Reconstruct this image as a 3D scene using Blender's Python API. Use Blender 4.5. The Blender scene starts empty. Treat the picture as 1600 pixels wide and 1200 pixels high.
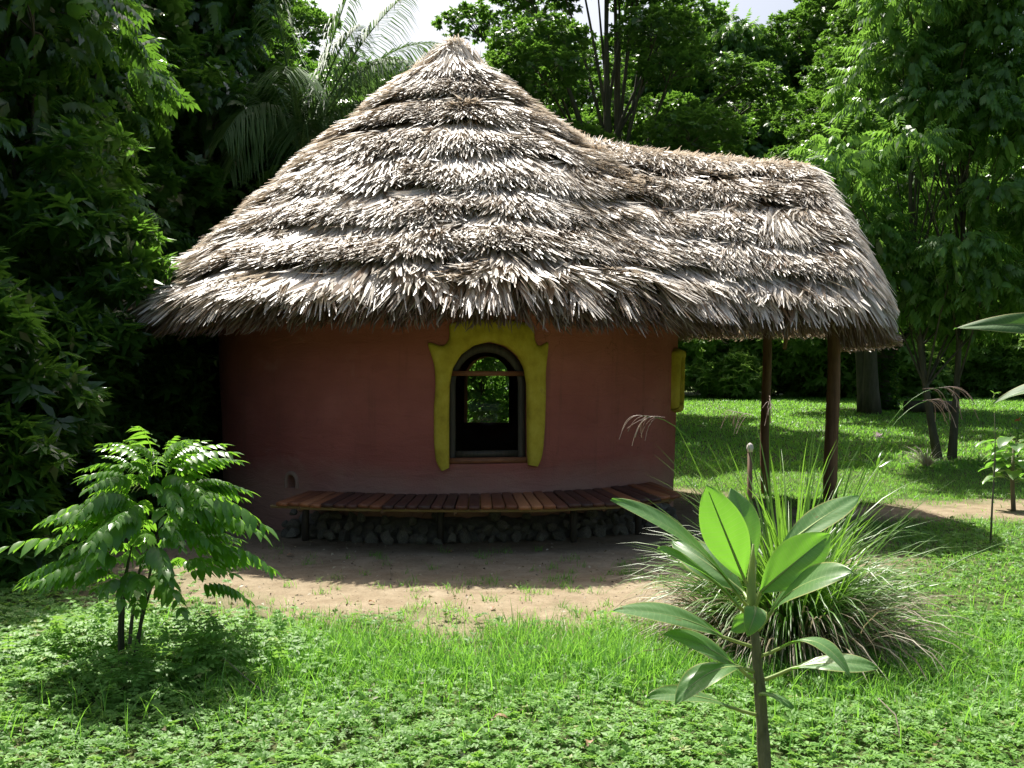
import bpy, math, random
import numpy as np
from mathutils import Vector, Matrix
R = math.radians
rng = np.random.default_rng(7)
random.seed(7)
scene = bpy.context.scene
C = scene.collection

# ------------------------------------------------------------------ camera, sky, sun, exposure
SUN_EL = R(59)
SH = np.array([-0.36, 0.933]); SH = SH / np.hypot(*SH)          # horizontal direction towards the sun
cam_d = bpy.data.cameras.new('camera'); cam = bpy.data.objects.new('camera', cam_d); C.objects.link(cam)
cam_d.sensor_width = 36; cam_d.lens = 35; cam_d.clip_end = 2000; cam_d.clip_start = 0.05
cam.location = (0, 0, 1.6); cam.rotation_euler = (R(90), 0, 0)
scene.camera = cam
w = bpy.data.worlds.new('World'); scene.world = w; w.use_nodes = True
nt = w.node_tree
bg = nt.nodes['Background']
sky = nt.nodes.new('ShaderNodeTexSky'); sky.sky_type = 'NISHITA'; sky.sun_disc = False
sky.sun_elevation = SUN_EL; sky.sun_rotation = math.atan2(SH[0], SH[1])
sky.dust_density = 6.0; sky.air_density = 1.2
nt.links.new(sky.outputs[0], bg.inputs[0]); bg.inputs[1].default_value = 0.08
sl = bpy.data.lights.new('sun', 'SUN'); so = bpy.data.objects.new('sun', sl); C.objects.link(so)
sl.energy = 5.0; sl.angle = R(0.55); sl.color = (1.0, 0.955, 0.88)
sd = Vector((SH[0]*math.cos(SUN_EL), SH[1]*math.cos(SUN_EL), math.sin(SUN_EL)))
so.rotation_euler = sd.to_track_quat('Z', 'Y').to_euler()
vs = scene.view_settings
vs.view_transform = 'Standard'; vs.look = 'None'; vs.gamma = 1; vs.use_curve_mapping = False
vs.exposure = 1.0
scene.cycles.max_bounces = 7; scene.cycles.diffuse_bounces = 3; scene.cycles.glossy_bounces = 2
scene.cycles.transmission_bounces = 5; scene.cycles.transparent_max_bounces = 6

# ------------------------------------------------------------------ helpers
F = 1600 * 35 / 36
def px(x, y, d):
    return np.array([(x-800)/F*d, d, 1.6-(y-600)/F*d])

_tabs = {}
def vnoise(x, y, f=1.0, seed=0):
    if seed not in _tabs: _tabs[seed] = np.random.default_rng(100+seed).random((256, 256))
    T = _tabs[seed]; x = np.asarray(x, float)*f; y = np.asarray(y, float)*f
    xi = np.floor(x).astype(int); yi = np.floor(y).astype(int); u = x-xi; v = y-yi
    u = u*u*(3-2*u); v = v*v*(3-2*v)
    g = lambda a, b: T[a % 256, b % 256]
    return (g(xi, yi)*(1-u)+g(xi+1, yi)*u)*(1-v)+(g(xi, yi+1)*(1-u)+g(xi+1, yi+1)*u)*v
def fbm(x, y, f=1.0, seed=0):
    return vnoise(x, y, f, seed)*.5+vnoise(x, y, f*2.1, seed+1)*.3+vnoise(x, y, f*4.3, seed+2)*.2

def link(o, parent=None):
    C.objects.link(o)
    if parent is not None: o.parent = parent
    return o
def tag(o, label=None, cat=None, group=None, kind=None):
    if label: o['label'] = label
    if cat: o['category'] = cat
    if group: o['group'] = group
    if kind: o['kind'] = kind
    return o
def empty(name, loc=(0, 0, 0), rz=0, s=1):
    o = bpy.data.objects.new(name, None); C.objects.link(o)
    o.location = loc; o.rotation_euler = (0, 0, rz); o.scale = (s, s, s); o.empty_display_size = .2
    return o
def meshdata(name, V, Fc, mat=None, var=None, smooth=False, attr='var'):
    """V (n,3); Fc (m,k) array of equal faces, or a list of such arrays"""
    me = bpy.data.meshes.new(name)
    if not isinstance(Fc, list): Fc = [Fc]
    Fc = [np.asarray(f, np.int32) for f in Fc if len(f)]
    V = np.asarray(V, np.float32)
    me.vertices.add(len(V)); me.vertices.foreach_set('co', V.ravel())
    idx = np.concatenate([f.ravel() for f in Fc]); tot = np.concatenate([np.full(len(f), f.shape[1], np.int32) for f in Fc])
    st = np.concatenate([[0], np.cumsum(tot)[:-1]]).astype(np.int32)
    me.loops.add(len(idx)); me.loops.foreach_set('vertex_index', idx)
    me.polygons.add(len(tot)); me.polygons.foreach_set('loop_start', st)
    if smooth: me.polygons.foreach_set('use_smooth', np.ones(len(tot), bool))
    if var is not None:
        a = me.attributes.new(attr, 'FLOAT', 'POINT'); a.data.foreach_set('value', np.asarray(var, np.float32))
    if mat: me.materials.append(mat)
    me.update(calc_edges=True)
    return me
def obj(name, V, Fc, mat=None, parent=None, var=None, smooth=False):
    return link(bpy.data.objects.new(name, meshdata(name, V, Fc, mat, var, smooth)), parent)
def share(name, me, parent=None, loc=None, rot=None, s=None):
    o = bpy.data.objects.new(name, me)
    if loc is not None: o.location = loc
    if rot is not None: o.rotation_euler = rot
    if s is not None: o.scale = s if hasattr(s, '__len__') else (s, s, s)
    return link(o, parent)
def copy_thing(root, loc, rz, s, label=None):
    r = root.copy(); C.objects.link(r); r.location = loc; r.rotation_euler = (0, 0, rz)
    r.scale = s if hasattr(s, '__len__') else (s, s, s)
    if label: r['label'] = label
    for ch in list(root.children):
        c = ch.copy(); C.objects.link(c); c.parent = r
        for g in list(ch.children):
            d = g.copy(); C.objects.link(d); d.parent = c
    return r
class Acc:
    def __init__(s): s.V = []; s.q = []; s.t = []; s.v = []; s.n = 0
    def add(s, V, q=None, t=None, var=0.5):
        V = np.asarray(V, float).reshape(-1, 3)
        if q is not None and len(q): s.q.append(np.asarray(q)+s.n)
        if t is not None and len(t): s.t.append(np.asarray(t)+s.n)
        s.V.append(V); s.v.append(np.broadcast_to(np.asarray(var, float), (len(V),)).copy()); s.n += len(V)
    def faces(s):
        f = []
        if s.q: f.append(np.concatenate(s.q))
        if s.t: f.append(np.concatenate(s.t))
        return f
    def mesh(s, name, mat, smooth=False): return meshdata(name, np.concatenate(s.V), s.faces(), mat, np.concatenate(s.v), smooth)
    def obj(s, name, mat, parent=None, smooth=False):
        return link(bpy.data.objects.new(name, s.mesh(name, mat, smooth)), parent)
def norm(a): return a/np.maximum(np.linalg.norm(a, axis=-1, keepdims=True), 1e-9)
def tube(acc, pts, rad, n=7, var=.5, wob=0, cap=True):
    pts = np.asarray(pts, float); m = len(pts); rad = np.broadcast_to(np.asarray(rad, float), (m,))
    tan = norm(np.gradient(pts, axis=0)); ref = np.array([0.31, 0.95, 0.05]) if abs(tan[0][2]) > .6 else np.array([0, 0, 1.])
    a = norm(np.cross(tan, ref)); b = np.cross(tan, a); th = np.arange(n)/n*2*np.pi
    rr = rad[:, None]*(1+wob*(rng.random((m, n))-.5))
    V = pts[:, None]+a[:, None]*(np.cos(th)[None, :, None]*rr[..., None])+b[:, None]*(np.sin(th)[None, :, None]*rr[..., None])
    i = np.arange(m-1)[:, None]*n; j = np.arange(n)[None]; j2 = (j+1) % n
    q = np.stack([i+j, i+j2, i+n+j2, i+n+j], -1).reshape(-1, 4)
    V = V.reshape(-1, 3); t = []
    if cap:
        V = np.vstack([V, pts[0], pts[-1]]); k = m*n
        for jj in range(n):
            t.append([k, (jj+1) % n, jj]); t.append([k+1, (m-1)*n+jj, (m-1)*n+(jj+1) % n])
    acc.add(V, q, np.array(t) if t else None, var)
def bez(p0, p1, p2, n=8):
    t = np.linspace(0, 1, n)[:, None]; p0, p1, p2 = map(np.asarray, (p0, p1, p2))
    return (1-t)**2*p0+2*t*(1-t)*p1+t*t*p2
def boxq(o=0):
    return np.array([[0, 3, 2, 1], [4, 5, 6, 7], [0, 1, 5, 4], [1, 2, 6, 5], [2, 3, 7, 6], [3, 0, 4, 7]])+o
def frames(f, up=(0, 0, 1), roll=None):
    """rotation matrices whose columns are side, forward, normal"""
    f = norm(np.asarray(f, float)); up = np.broadcast_to(np.asarray(up, float), f.shape)
    s = norm(np.cross(f, up)+1e-6); n = np.cross(s, f)
    if roll is not None:
        c = np.cos(roll)[:, None]; k = np.sin(roll)[:, None]; s, n = s*c+n*k, n*c-s*k
    return np.stack([s, f, n], -1)
def scatter(acc, T, Tq, pos, M, sc, var, Tt=None, tvar=None):
    N = len(pos); sc = np.asarray(sc, float)
    if sc.ndim == 1: sc = sc[:, None]
    V = np.einsum('nij,nvj->nvi', M, T[None]*sc[:, None, :] if sc.shape[1] == 3 else T[None]*sc[:, :, None])+pos[:, None]
    k = len(T); off = (np.arange(N)*k)[:, None, None]
    q = (np.asarray(Tq)[None]+off).reshape(-1, 4) if Tq is not None else None
    t = (np.asarray(Tt)[None]+off).reshape(-1, 3) if Tt is not None else None
    vv = np.repeat(np.asarray(var, float), k)
    if tvar is not None: vv = vv+np.tile(tvar, N)
    acc.add(V.reshape(-1, 3), q, t, vv)

# ------------------------------------------------------------------ materials
def newmat(name):
    m = bpy.data.materials.new(name); m.use_nodes = True; n = m.node_tree
    for x in list(n.nodes):
        if x.type != 'OUTPUT_MATERIAL': n.nodes.remove(x)
    return m, n, n.nodes['Material Output']
def ramp(n, stops, fac):
    r = n.nodes.new('ShaderNodeValToRGB'); e = r.color_ramp.elements
    while len(e) < len(stops): e.new(.5)
    for i, (p, c) in enumerate(stops): e[i].position = p; e[i].color = (*c, 1)
    n.links.new(fac, r.inputs[0]); return r.outputs[0]
def noise(n, scale, detail=4, rough=.55, vec=None, dist=0):
    t = n.nodes.new('ShaderNodeTexNoise'); t.inputs['Scale'].default_value = scale; t.inputs['Detail'].default_value = detail
    t.inputs['Roughness'].default_value = rough; t.inputs['Distortion'].default_value = dist
    if vec is not None: n.links.new(vec, t.inputs['Vector'])
    return t.outputs[0]
def coords(n, scale=(1, 1, 1), kind='Object'):
    tc = n.nodes.new('ShaderNodeTexCoord'); mp = n.nodes.new('ShaderNodeMapping'); mp.inputs['Scale'].default_value = scale
    n.links.new(tc.outputs[kind], mp.inputs[0]); return mp.outputs[0]
def mixc(n, a, b, fac, mode='MIX'):
    m = n.nodes.new('ShaderNodeMix'); m.data_type = 'RGBA'; m.blend_type = mode
    for s, v in ((m.inputs[6], a), (m.inputs[7], b), (m.inputs[0], fac)):
        if hasattr(v, 'links'): n.links.new(v, s)
        elif isinstance(v, (int, float)): s.default_value = v
        else: s.default_value = (*v, 1)
    return m.outputs[2]
def bump(n, h, strength=.4, dist=.02):
    b = n.nodes.new('ShaderNodeBump'); b.inputs['Strength'].default_value = strength; b.inputs['Distance'].default_value = dist
    n.links.new(h, b.inputs['Height']); return b.outputs[0]
def attrf(n, name='var'):
    a = n.nodes.new('ShaderNodeAttribute'); a.attribute_name = name; return a.outputs['Fac']
def principled(n, out, col, rough=.6, nrm=None, spec=.4, metal=0):
    p = n.nodes.new('ShaderNodeBsdfPrincipled')
    if hasattr(col, 'links'): n.links.new(col, p.inputs['Base Color'])
    else: p.inputs['Base Color'].default_value = (*col, 1)
    if hasattr(rough, 'links'): n.links.new(rough, p.inputs['Roughness'])
    else: p.inputs['Roughness'].default_value = rough
    p.inputs['Specular IOR Level'].default_value = spec; p.inputs['Metallic'].default_value = metal
    if nrm is not None: n.links.new(nrm, p.inputs['Normal'])
    if out is not None: n.links.new(p.outputs[0], out.inputs[0])
    return p
def leafmat(name, dark, mid, light, trans=.35, tcol=None, rough=.4, spec=.5, tgain=1.6, old=None):
    m, n, out = newmat(name)
    nz = noise(n, 1.3, 3, vec=coords(n))
    mth = n.nodes.new('ShaderNodeMath'); mth.operation = 'MULTIPLY_ADD'; mth.inputs[1].default_value = .35
    n.links.new(nz, mth.inputs[0])
    m2 = n.nodes.new('ShaderNodeMath'); m2.operation = 'MULTIPLY_ADD'; m2.inputs[1].default_value = .85; m2.inputs[2].default_value = -.1
    n.links.new(attrf(n), m2.inputs[0]); n.links.new(m2.outputs[0], mth.inputs[2])
    stops = [(0.05, dark), (.5, mid), (.88, light)]
    if old: stops.append((.97, old))
    col = ramp(n, stops, mth.outputs[0])
    p = principled(n, None, col, rough, spec=spec)
    tr = n.nodes.new('ShaderNodeBsdfTranslucent')
    tc = tcol or (mid[0]*tgain*1.5, mid[1]*tgain, mid[2]*tgain*.5)
    n.links.new(mixc(n, col, tc, .75), tr.inputs[0])
    mx = n.nodes.new('ShaderNodeMixShader'); mx.inputs[0].default_value = trans
    n.links.new(p.outputs[0], mx.inputs[1]); n.links.new(tr.outputs[0], mx.inputs[2]); n.links.new(mx.outputs[0], out.inputs[0])
    return m
def barkmat(name, a, b, scale=9):
    m, n, out = newmat(name); v = coords(n, (1, 1, .22)); nz = noise(n, scale, 6, .65, v)
    n2 = noise(n, 2.2, 3)
    principled(n, out, mixc(n, ramp(n, [(.3, a), (.7, b)], nz), (.10, .13, .07), mixc(n, (0, 0, 0), (.5, .5, .5), n2)), .85, bump(n, nz, .8, .03), .2)
    return m

M = {}
M['leaf_dark'] = leafmat('leaf_dark', (.024, .058, .013), (.052, .13, .025), (.095, .21, .04), .36, (.22, .48, .04), .27, .7)
M['leaf_mid'] = leafmat('leaf_mid', (.032, .075, .016), (.062, .145, .028), (.12, .25, .045), .38, (.24, .48, .05), .36, .5)
M['leaf_bright'] = leafmat('leaf_bright', (.045, .11, .02), (.09, .205, .04), (.15, .31, .06), .42, (.30, .58, .07), .36, .45)
M['leaf_under'] = leafmat('leaf_under', (.08, .15, .035), (.15, .28, .06), (.24, .40, .11), .46, (.42, .68, .12), .5, .3)
M['palm_leaf'] = leafmat('palm_leaf', (.04, .085, .03), (.075, .15, .05), (.12, .20, .08), .28, (.16, .30, .06), .6, .2)
M['shrub_leaf'] = leafmat('shrub_leaf', (0.037, 0.098, 0.015), (0.075, 0.178, 0.029), (0.124, 0.253, 0.044), .42, (0.286, 0.605, 0.037), .27, .6)
M['grass'] = leafmat('grass', (.055, .15, .02), (.105, .28, .035), (.17, .38, .06), .45, (.33, .70, .07), .42, .4, old=(.34, .33, .14))
M['cover'] = leafmat('cover', (0.070, 0.156, 0.033), (0.133, 0.280, 0.055), (0.211, 0.390, 0.088), .36, (0.345, 0.632, 0.088), .5, .3, old=(.30, .30, .12))
M['blade'] = leafmat('blade', (.045, .10, .016), (.095, .21, .03), (.18, .31, .07), .36, (.26, .54, .045), .36, .5)
M['dryblade'] = leafmat('dryblade', (.10, .075, .045), (.24, .20, .12), (.46, .43, .32), .3, (.4, .33, .18), .5, .35)
M['bark'] = barkmat('bark', (.035, .028, .02), (.12, .10, .075))
M['bark_pale'] = barkmat('bark_pale', (.10, .085, .06), (.24, .21, .16))

def m_thatch(name, shell=False):
    m, n, out = newmat(name)
    v = coords(n, (1, 1, 1)); nz = noise(n, 1.1, 4, .6, v); fine = noise(n, 70, 3, .6, v)
    col = ramp(n, [(0, (.13, .075, .04)), (.16, (.26, .17, .10)), (.32, (.40, .35, .28)), (.58, (.72, .69, .63)), (1, (.90, .885, .85))], attrf(n))
    col = mixc(n, col, mixc(n, (.66, .60, .53), (1.15, 1.15, 1.14), nz), .8, 'MULTIPLY')
    col = mixc(n, col, mixc(n, (.7, .66, .6), (1.1, 1.1, 1.1), fine), .6, 'MULTIPLY')
    p = principled(n, None, col, .46, spec=1.0)
    tr = n.nodes.new('ShaderNodeBsdfTranslucent'); n.links.new(mixc(n, col, (.66, .52, .36), .55), tr.inputs[0])
    mx = n.nodes.new('ShaderNodeMixShader'); mx.inputs[0].default_value = .33
    n.links.new(p.outputs[0], mx.inputs[1]); n.links.new(tr.outputs[0], mx.inputs[2]); n.links.new(mx.outputs[0], out.inputs[0])
    return m
M['thatch'] = m_thatch('palm_thatch')
m, n, out = newmat('thatch_underside'); nz = noise(n, 14, 6, .7, coords(n, (1, 1, 3)))
principled(n, out, ramp(n, [(.3, (.035, .026, .016)), (.7, (.12, .09, .055))], nz), .9, bump(n, nz, 1, .05), .15); M['thatch_under'] = m

m, n, out = newmat('adobe_red'); v = coords(n)
big = noise(n, .9, 3, .5, v); med = noise(n, 5, 5, .6, v); fin = noise(n, 60, 4, .6, v)
zc = n.nodes.new('ShaderNodeSeparateXYZ'); n.links.new(v, zc.inputs[0])
col = ramp(n, [(.3, (.30, .095, .078)), (.55, (.37, .122, .10)), (.75, (.43, .155, .13))], big)
col = mixc(n, col, mixc(n, (.78, .78, .78), (1.15, 1.12, 1.1), med), .5, 'MULTIPLY')
tro = noise(n, 1.0, 5, .6, coords(n, (2.2, 2.2, 9)), 1.2)          # horizontal trowel sweeps
col = mixc(n, col, mixc(n, (.80, .80, .82), (1.18, 1.16, 1.14), tro), .75, 'MULTIPLY')
stk = noise(n, 1.0, 5, .7, coords(n, (9, 9, .5)))                  # rain streaks
col = mixc(n, col, (.20, .085, .065), ramp(n, [(.56, (0, 0, 0)), (.72, (.5, .5, .5))], stk))
rep_ = noise(n, 1.7, 6, .6, v, .6)
col = mixc(n, col, (.44, .20, .165), ramp(n, [(.60, (0, 0, 0)), (.68, (.3, .3, .3))], rep_))
mr = n.nodes.new('ShaderNodeMapRange'); mr.inputs[1].default_value = .45; mr.inputs[2].default_value = .85; mr.inputs[3].default_value = .75; mr.inputs[4].default_value = 0
zz_ = n.nodes.new('ShaderNodeMath'); zz_.operation = 'MULTIPLY_ADD'; zz_.inputs[1].default_value = -.35; n.links.new(rep_, zz_.inputs[0]); n.links.new(zc.outputs[2], zz_.inputs[2]); n.links.new(zz_.outputs[0], mr.inputs[0]); mr.inputs[1].default_value = .28; mr.inputs[2].default_value = .62
col = mixc(n, col, (.38, .24, .18), mr.outputs[0])
vo = n.nodes.new('ShaderNodeTexVoronoi'); vo.feature = 'DISTANCE_TO_EDGE'; vo.inputs['Scale'].default_value = 1.4
wv_ = n.nodes.new('ShaderNodeVectorMath'); wv_.operation = 'ADD'; nvv = n.nodes.new('ShaderNodeTexNoise'); nvv.inputs['Scale'].default_value = 3; n.links.new(v, nvv.inputs['Vector']); n.links.new(v, wv_.inputs[0]); n.links.new(nvv.outputs['Color'], wv_.inputs[1]); n.links.new(wv_.outputs[0], vo.inputs['Vector'])
crk = ramp(n, [(0, (1, 1, 1)), (.006, (0, 0, 0))], vo.outputs[0]); msk = ramp(n, [(.5, (0, 0, 0)), (.58, (.6, .6, .6))], big)
ck = mixc(n, (0, 0, 0), crk, msk); col = mixc(n, col, (.10, .04, .03), ck)
hb = n.nodes.new('ShaderNodeMath'); hb.operation = 'MULTIPLY_ADD'; hb.inputs[1].default_value = 3.0
n.links.new(tro, hb.inputs[0]); n.links.new(fin, hb.inputs[2]); hc = n.nodes.new('ShaderNodeMath'); hc.operation = 'SUBTRACT'; n.links.new(hb.outputs[0], hc.inputs[0]); n.links.new(ck, hc.inputs[1])
principled(n, out, col, .85, bump(n, hc.outputs[0], .5, .015), .2); M['adobe'] = m
m, n, out = newmat('ochre_plaster'); v = coords(n); med = noise(n, 5, 6, .65, v); br_ = noise(n, 22, 5, .7, coords(n, (1, 1, .35))); gr = noise(n, 3.1, 7, .75, v)
col = ramp(n, [(.3, (.36, .28, .03)), (.5, (.50, .40, .045)), (.72, (.60, .50, .08))], med)
col = mixc(n, col, mixc(n, (.8, .78, .7), (1.12, 1.1, 1.05), br_), .7, 'MULTIPLY')
col = mixc(n, col, (.20, .10, .05), ramp(n, [(.60, (0, 0, 0)), (.70, (.55, .55, .55))], gr))
hs_ = n.nodes.new('ShaderNodeMath'); hs_.operation = 'ADD'; n.links.new(med, hs_.inputs[0]); n.links.new(br_, hs_.inputs[1])
principled(n, out, col, .8, bump(n, hs_.outputs[0], .6, .02), .25); M['ochre'] = m
m, n, out = newmat('dark_wood'); v = coords(n, (1, 1, .12)); nz = noise(n, 40, 5, .6, v)
principled(n, out, ramp(n, [(.3, (.03, .028, .022)), (.7, (.075, .06, .045))], nz), .6, bump(n, nz, .3, .004), .4); M['dark_wood'] = m
m, n, out = newmat('red_wood'); nz = noise(n, 40, 5, .6, coords(n, (.12, 1, 1)))
principled(n, out, ramp(n, [(.3, (.16, .06, .03)), (.7, (.28, .11, .05))], nz), .55, bump(n, nz, .3, .004), .4); M['red_wood'] = m
m, n, out = newmat('deck_wood'); v = coords(n, (30, 2.2, 8), 'Object'); nz = noise(n, 1.0, 6, .65, v)
oi = n.nodes.new('ShaderNodeObjectInfo')
base = ramp(n, [(0, (.06, .03, .022)), (.35, (.11, .045, .03)), (.6, (.20, .075, .035)), (.8, (.33, .13, .055)), (1, (.46, .20, .085))], oi.outputs['Random'])
principled(n, out, mixc(n, base, mixc(n, (.55, .55, .55), (1.3, 1.3, 1.3), nz), .8, 'MULTIPLY'), .5, bump(n, nz, .5, .005), .4); M['deck'] = m
m, n, out = newmat('post_wood'); v = coords(n, (1, 1, .15)); nz = noise(n, 22, 6, .65, v); kn = noise(n, 5, 2, .5, coords(n))
principled(n, out, mixc(n, ramp(n, [(.3, (.10, .055, .03)), (.7, (.26, .16, .09))], nz), (.05, .03, .02), mixc(n, (0, 0, 0), (.6, .6, .6), kn)), .7, bump(n, nz, .5, .01), .3); M['post'] = m
m, n, out = newmat('limestone'); v = coords(n); nz = noise(n, 7, 7, .7, v); oi = n.nodes.new('ShaderNodeObjectInfo')
col = mixc(n, ramp(n, [(.3, (.10, .095, .08)), (.7, (.28, .265, .22))], nz), mixc(n, (.75, .75, .7), (1.25, 1.22, 1.15), oi.outputs['Random']), .8, 'MULTIPLY')
principled(n, out, col, .9, bump(n, nz, .9, .03), .2); M['stone'] = m
m, n, out = newmat('window_glass')
gl = n.nodes.new('ShaderNodeBsdfGlossy'); gl.inputs['Roughness'].default_value = .03
tp = n.nodes.new('ShaderNodeBsdfTransparent'); tp.inputs[0].default_value = (.78, .82, .78, 1)
fr = n.nodes.new('ShaderNodeFresnel'); fr.inputs[0].default_value = 1.22
mx = n.nodes.new('ShaderNodeMixShader'); n.links.new(fr.outputs[0], mx.inputs[0]); n.links.new(tp.outputs[0], mx.inputs[1]); n.links.new(gl.outputs[0], mx.inputs[2]); n.links.new(mx.outputs[0], out.inputs[0]); M['glass'] = m
def flat(name, c, rough=.7, spec=.3, sc=12):
    m, n, out = newmat(name); nz = noise(n, sc, 4, .6, coords(n))
    principled(n, out, mixc(n, c, mixc(n, (.7, .7, .7), (1.25, 1.25, 1.25), nz), .8, 'MULTIPLY'), rough, bump(n, nz, .3, .005), spec); return m
M['interior'] = flat('interior_floor', (.10, .08, .06))
M['rib'] = leafmat('leaf_rib', (.2, .3, .08), (.28, .38, .12), (.36, .46, .18), .2, rough=.4)
M['flower_red'] = leafmat('flower_red', (.6, .06, .02), (.7, .1, .03), (.8, .2, .05), .3, (.8, .1, .03))
M['flower_pale'] = leafmat('flower_pale', (.5, .4, .45), (.6, .5, .55), (.7, .62, .66), .3, (.6, .5, .5))
M['seed'] = leafmat('seed_head', (.22, .15, .13), (.36, .27, .24), (.5, .42, .36), .35, (.5, .36, .28), .5)

# plumeria leaf: colour with pale side veins (var = distance across the blade)
def veined(name, c, vein, tcol, trans, rough, freq):
    m, n, out = newmat(name)
    uv = n.nodes.new('ShaderNodeAttribute'); uv.attribute_name = 'along'
    ac = n.nodes.new('ShaderNodeAttribute'); ac.attribute_name = 'var'
    ab = n.nodes.new('ShaderNodeMath'); ab.operation = 'ABSOLUTE'; n.links.new(ac.outputs['Fac'], ab.inputs[0])
    m1 = n.nodes.new('ShaderNodeMath'); m1.operation = 'MULTIPLY_ADD'; m1.inputs[1].default_value = -.055; n.links.new(ab.outputs[0], m1.inputs[0]); n.links.new(uv.outputs['Fac'], m1.inputs[2])
    m2 = n.nodes.new('ShaderNodeMath'); m2.operation = 'MULTIPLY'; m2.inputs[1].default_value = freq; n.links.new(m1.outputs[0], m2.inputs[0])
    fr = n.nodes.new('ShaderNodeMath'); fr.operation = 'FRACT'; n.links.new(m2.outputs[0], fr.inputs[0])
    v = ramp(n, [(0, (1, 1, 1)), (.10, (.0, .0, .0)), (.9, (0, 0, 0)), (1, (1, 1, 1))], fr.outputs[0])
    nz = noise(n, 9, 4, .6, coords(n))
    base = mixc(n, c, mixc(n, (.75, .75, .75), (1.2, 1.2, 1.2), nz), .7, 'MULTIPLY')
    col = mixc(n, base, vein, mixc(n, (0, 0, 0), (.85, .85, .85), v))
    col = mixc(n, col, (.45, .42, .16), ramp(n, [(.90, (0, 0, 0)), (.97, (.8, .8, .8))], ab.outputs[0]))
    sp_ = noise(n, 55, 2, .5, coords(n)); col = mixc(n, col, (.16, .09, .04), ramp(n, [(.70, (0, 0, 0)), (.74, (.8, .8, .8))], sp_))
    p = principled(n, None, col, rough, bump(n, v, -.25, .003), spec=.5)
    tr = n.nodes.new('ShaderNodeBsdfTranslucent'); n.links.new(mixc(n, tcol, vein, mixc(n, (0, 0, 0), (.35, .35, .35), v)), tr.inputs[0])
    mx = n.nodes.new('ShaderNodeMixShader'); mx.inputs[0].default_value = trans
    n.links.new(p.outputs[0], mx.inputs[1]); n.links.new(tr.outputs[0], mx.inputs[2]); n.links.new(mx.outputs[0], out.inputs[0])
    return m
M['plumeria'] = veined('plumeria_leaf', (.12, .225, .085), (.22, .34, .13), (.22, .54, .04), .42, .34, 20)
M['banana'] = veined('banana_leaf', (.045, .11, .028), (.12, .24, .07), (.13, .30, .04), .3, .6, 34)

# ------------------------------------------------------------------ terrain
def gz(x, y):
    x = np.asarray(x, float); y = np.asarray(y, float)
    s = np.clip(y-13.5, 0, 27); z = .04*s*np.clip(s/4, 0, 1)
    near = np.exp(-((x+.8)**2+(y-13.2)**2)/9)
    return z+.05*(fbm(x, y, .6, 3)-.5)*(1-near)+.018*(vnoise(x, y, 3.1, 9)-.5)
def dirtmask(x, y):
    n1 = fbm(x, y, .9, 20)-.5; n2 = fbm(x, y, 3.2, 24)-.5
    d1 = np.hypot((x+.2)/3.85, (y-11.2)/4.95)-1+.30*n1+.24*n2
    xx = np.clip(x, 2.5, 11); d2 = (np.hypot(x-xx, (y-12.3-.06*(xx-2.5)))-1.0+1.3*n1+1.0*n2)*.5
    return np.clip(.5-np.minimum(d1*3.2, d2*2.2+.26), 0, 1)
def axis(lo, hi, step, far):
    a = list(np.arange(lo, hi, step)); s = step; x = hi
    while x < far: a.append(x); s *= 1.22; x += s
    a.append(far); s = step; x = lo-step
    b = []
    while x > -far: b.append(x); s *= 1.22; x -= s
    b.append(-far)
    return np.array(b[::-1]+a)
gx = axis(-9, 12, .10, 320); gy = axis(3.0, 17, .10, 320)
X, Y = np.meshgrid(gx, gy); Z = gz(X, Y)
dm = dirtmask(X, Y)
Z = Z+dm*.012*(fbm(X, Y, 9, 40)-.5)*2
nx, ny = len(gx), len(gy); i = (np.arange(ny-1)[:, None]*nx+np.arange(nx-1)[None]).ravel()
m, n, out = newmat('ground_soil'); v = coords(n)
a = attrf(n); f1 = noise(n, 4, 6, .65, v); f2 = noise(n, 38, 5, .7, v); f3 = noise(n, 1.3, 3, .5, v)
dirt = ramp(n, [(.3, (.22, .170, .108)), (.55, (.30, .245, .165)), (.75, (.37, .31, .22))], f1)
dirt = mixc(n, dirt, mixc(n, (.55, .52, .48), (1.25, 1.25, 1.25), f2), .7, 'MULTIPLY')
soil = ramp(n, [(.3, (.035, .05, .018)), (.55, (.07, .10, .03)), (.8, (.15, .13, .07))], f1)
mm = n.nodes.new('ShaderNodeMath'); mm.operation = 'MULTIPLY_ADD'; mm.inputs[1].default_value = .5; mm.inputs[2].default_value = -.25
n.links.new(f2, mm.inputs[0]); ad = n.nodes.new('ShaderNodeMath'); ad.operation = 'ADD'; ad.use_clamp = True
n.links.new(mm.outputs[0], ad.inputs[0]); n.links.new(a, ad.inputs[1])
hh = n.nodes.new('ShaderNodeMath'); hh.operation = 'ADD'; n.links.new(f1, hh.inputs[0]); n.links.new(f2, hh.inputs[1])
principled(n, out, mixc(n, soil, dirt, ad.outputs[0]), .95, bump(n, hh.outputs[0], .6, .02), .1)
g = obj('ground', np.stack([X, Y, Z], -1).reshape(-1, 3), np.stack([i, i+1, i+nx+1, i+nx], -1), m, None, dm.ravel(), True)
tag(g, 'bare sandy earth around the hut turning to lawn', kind='structure')

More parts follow.
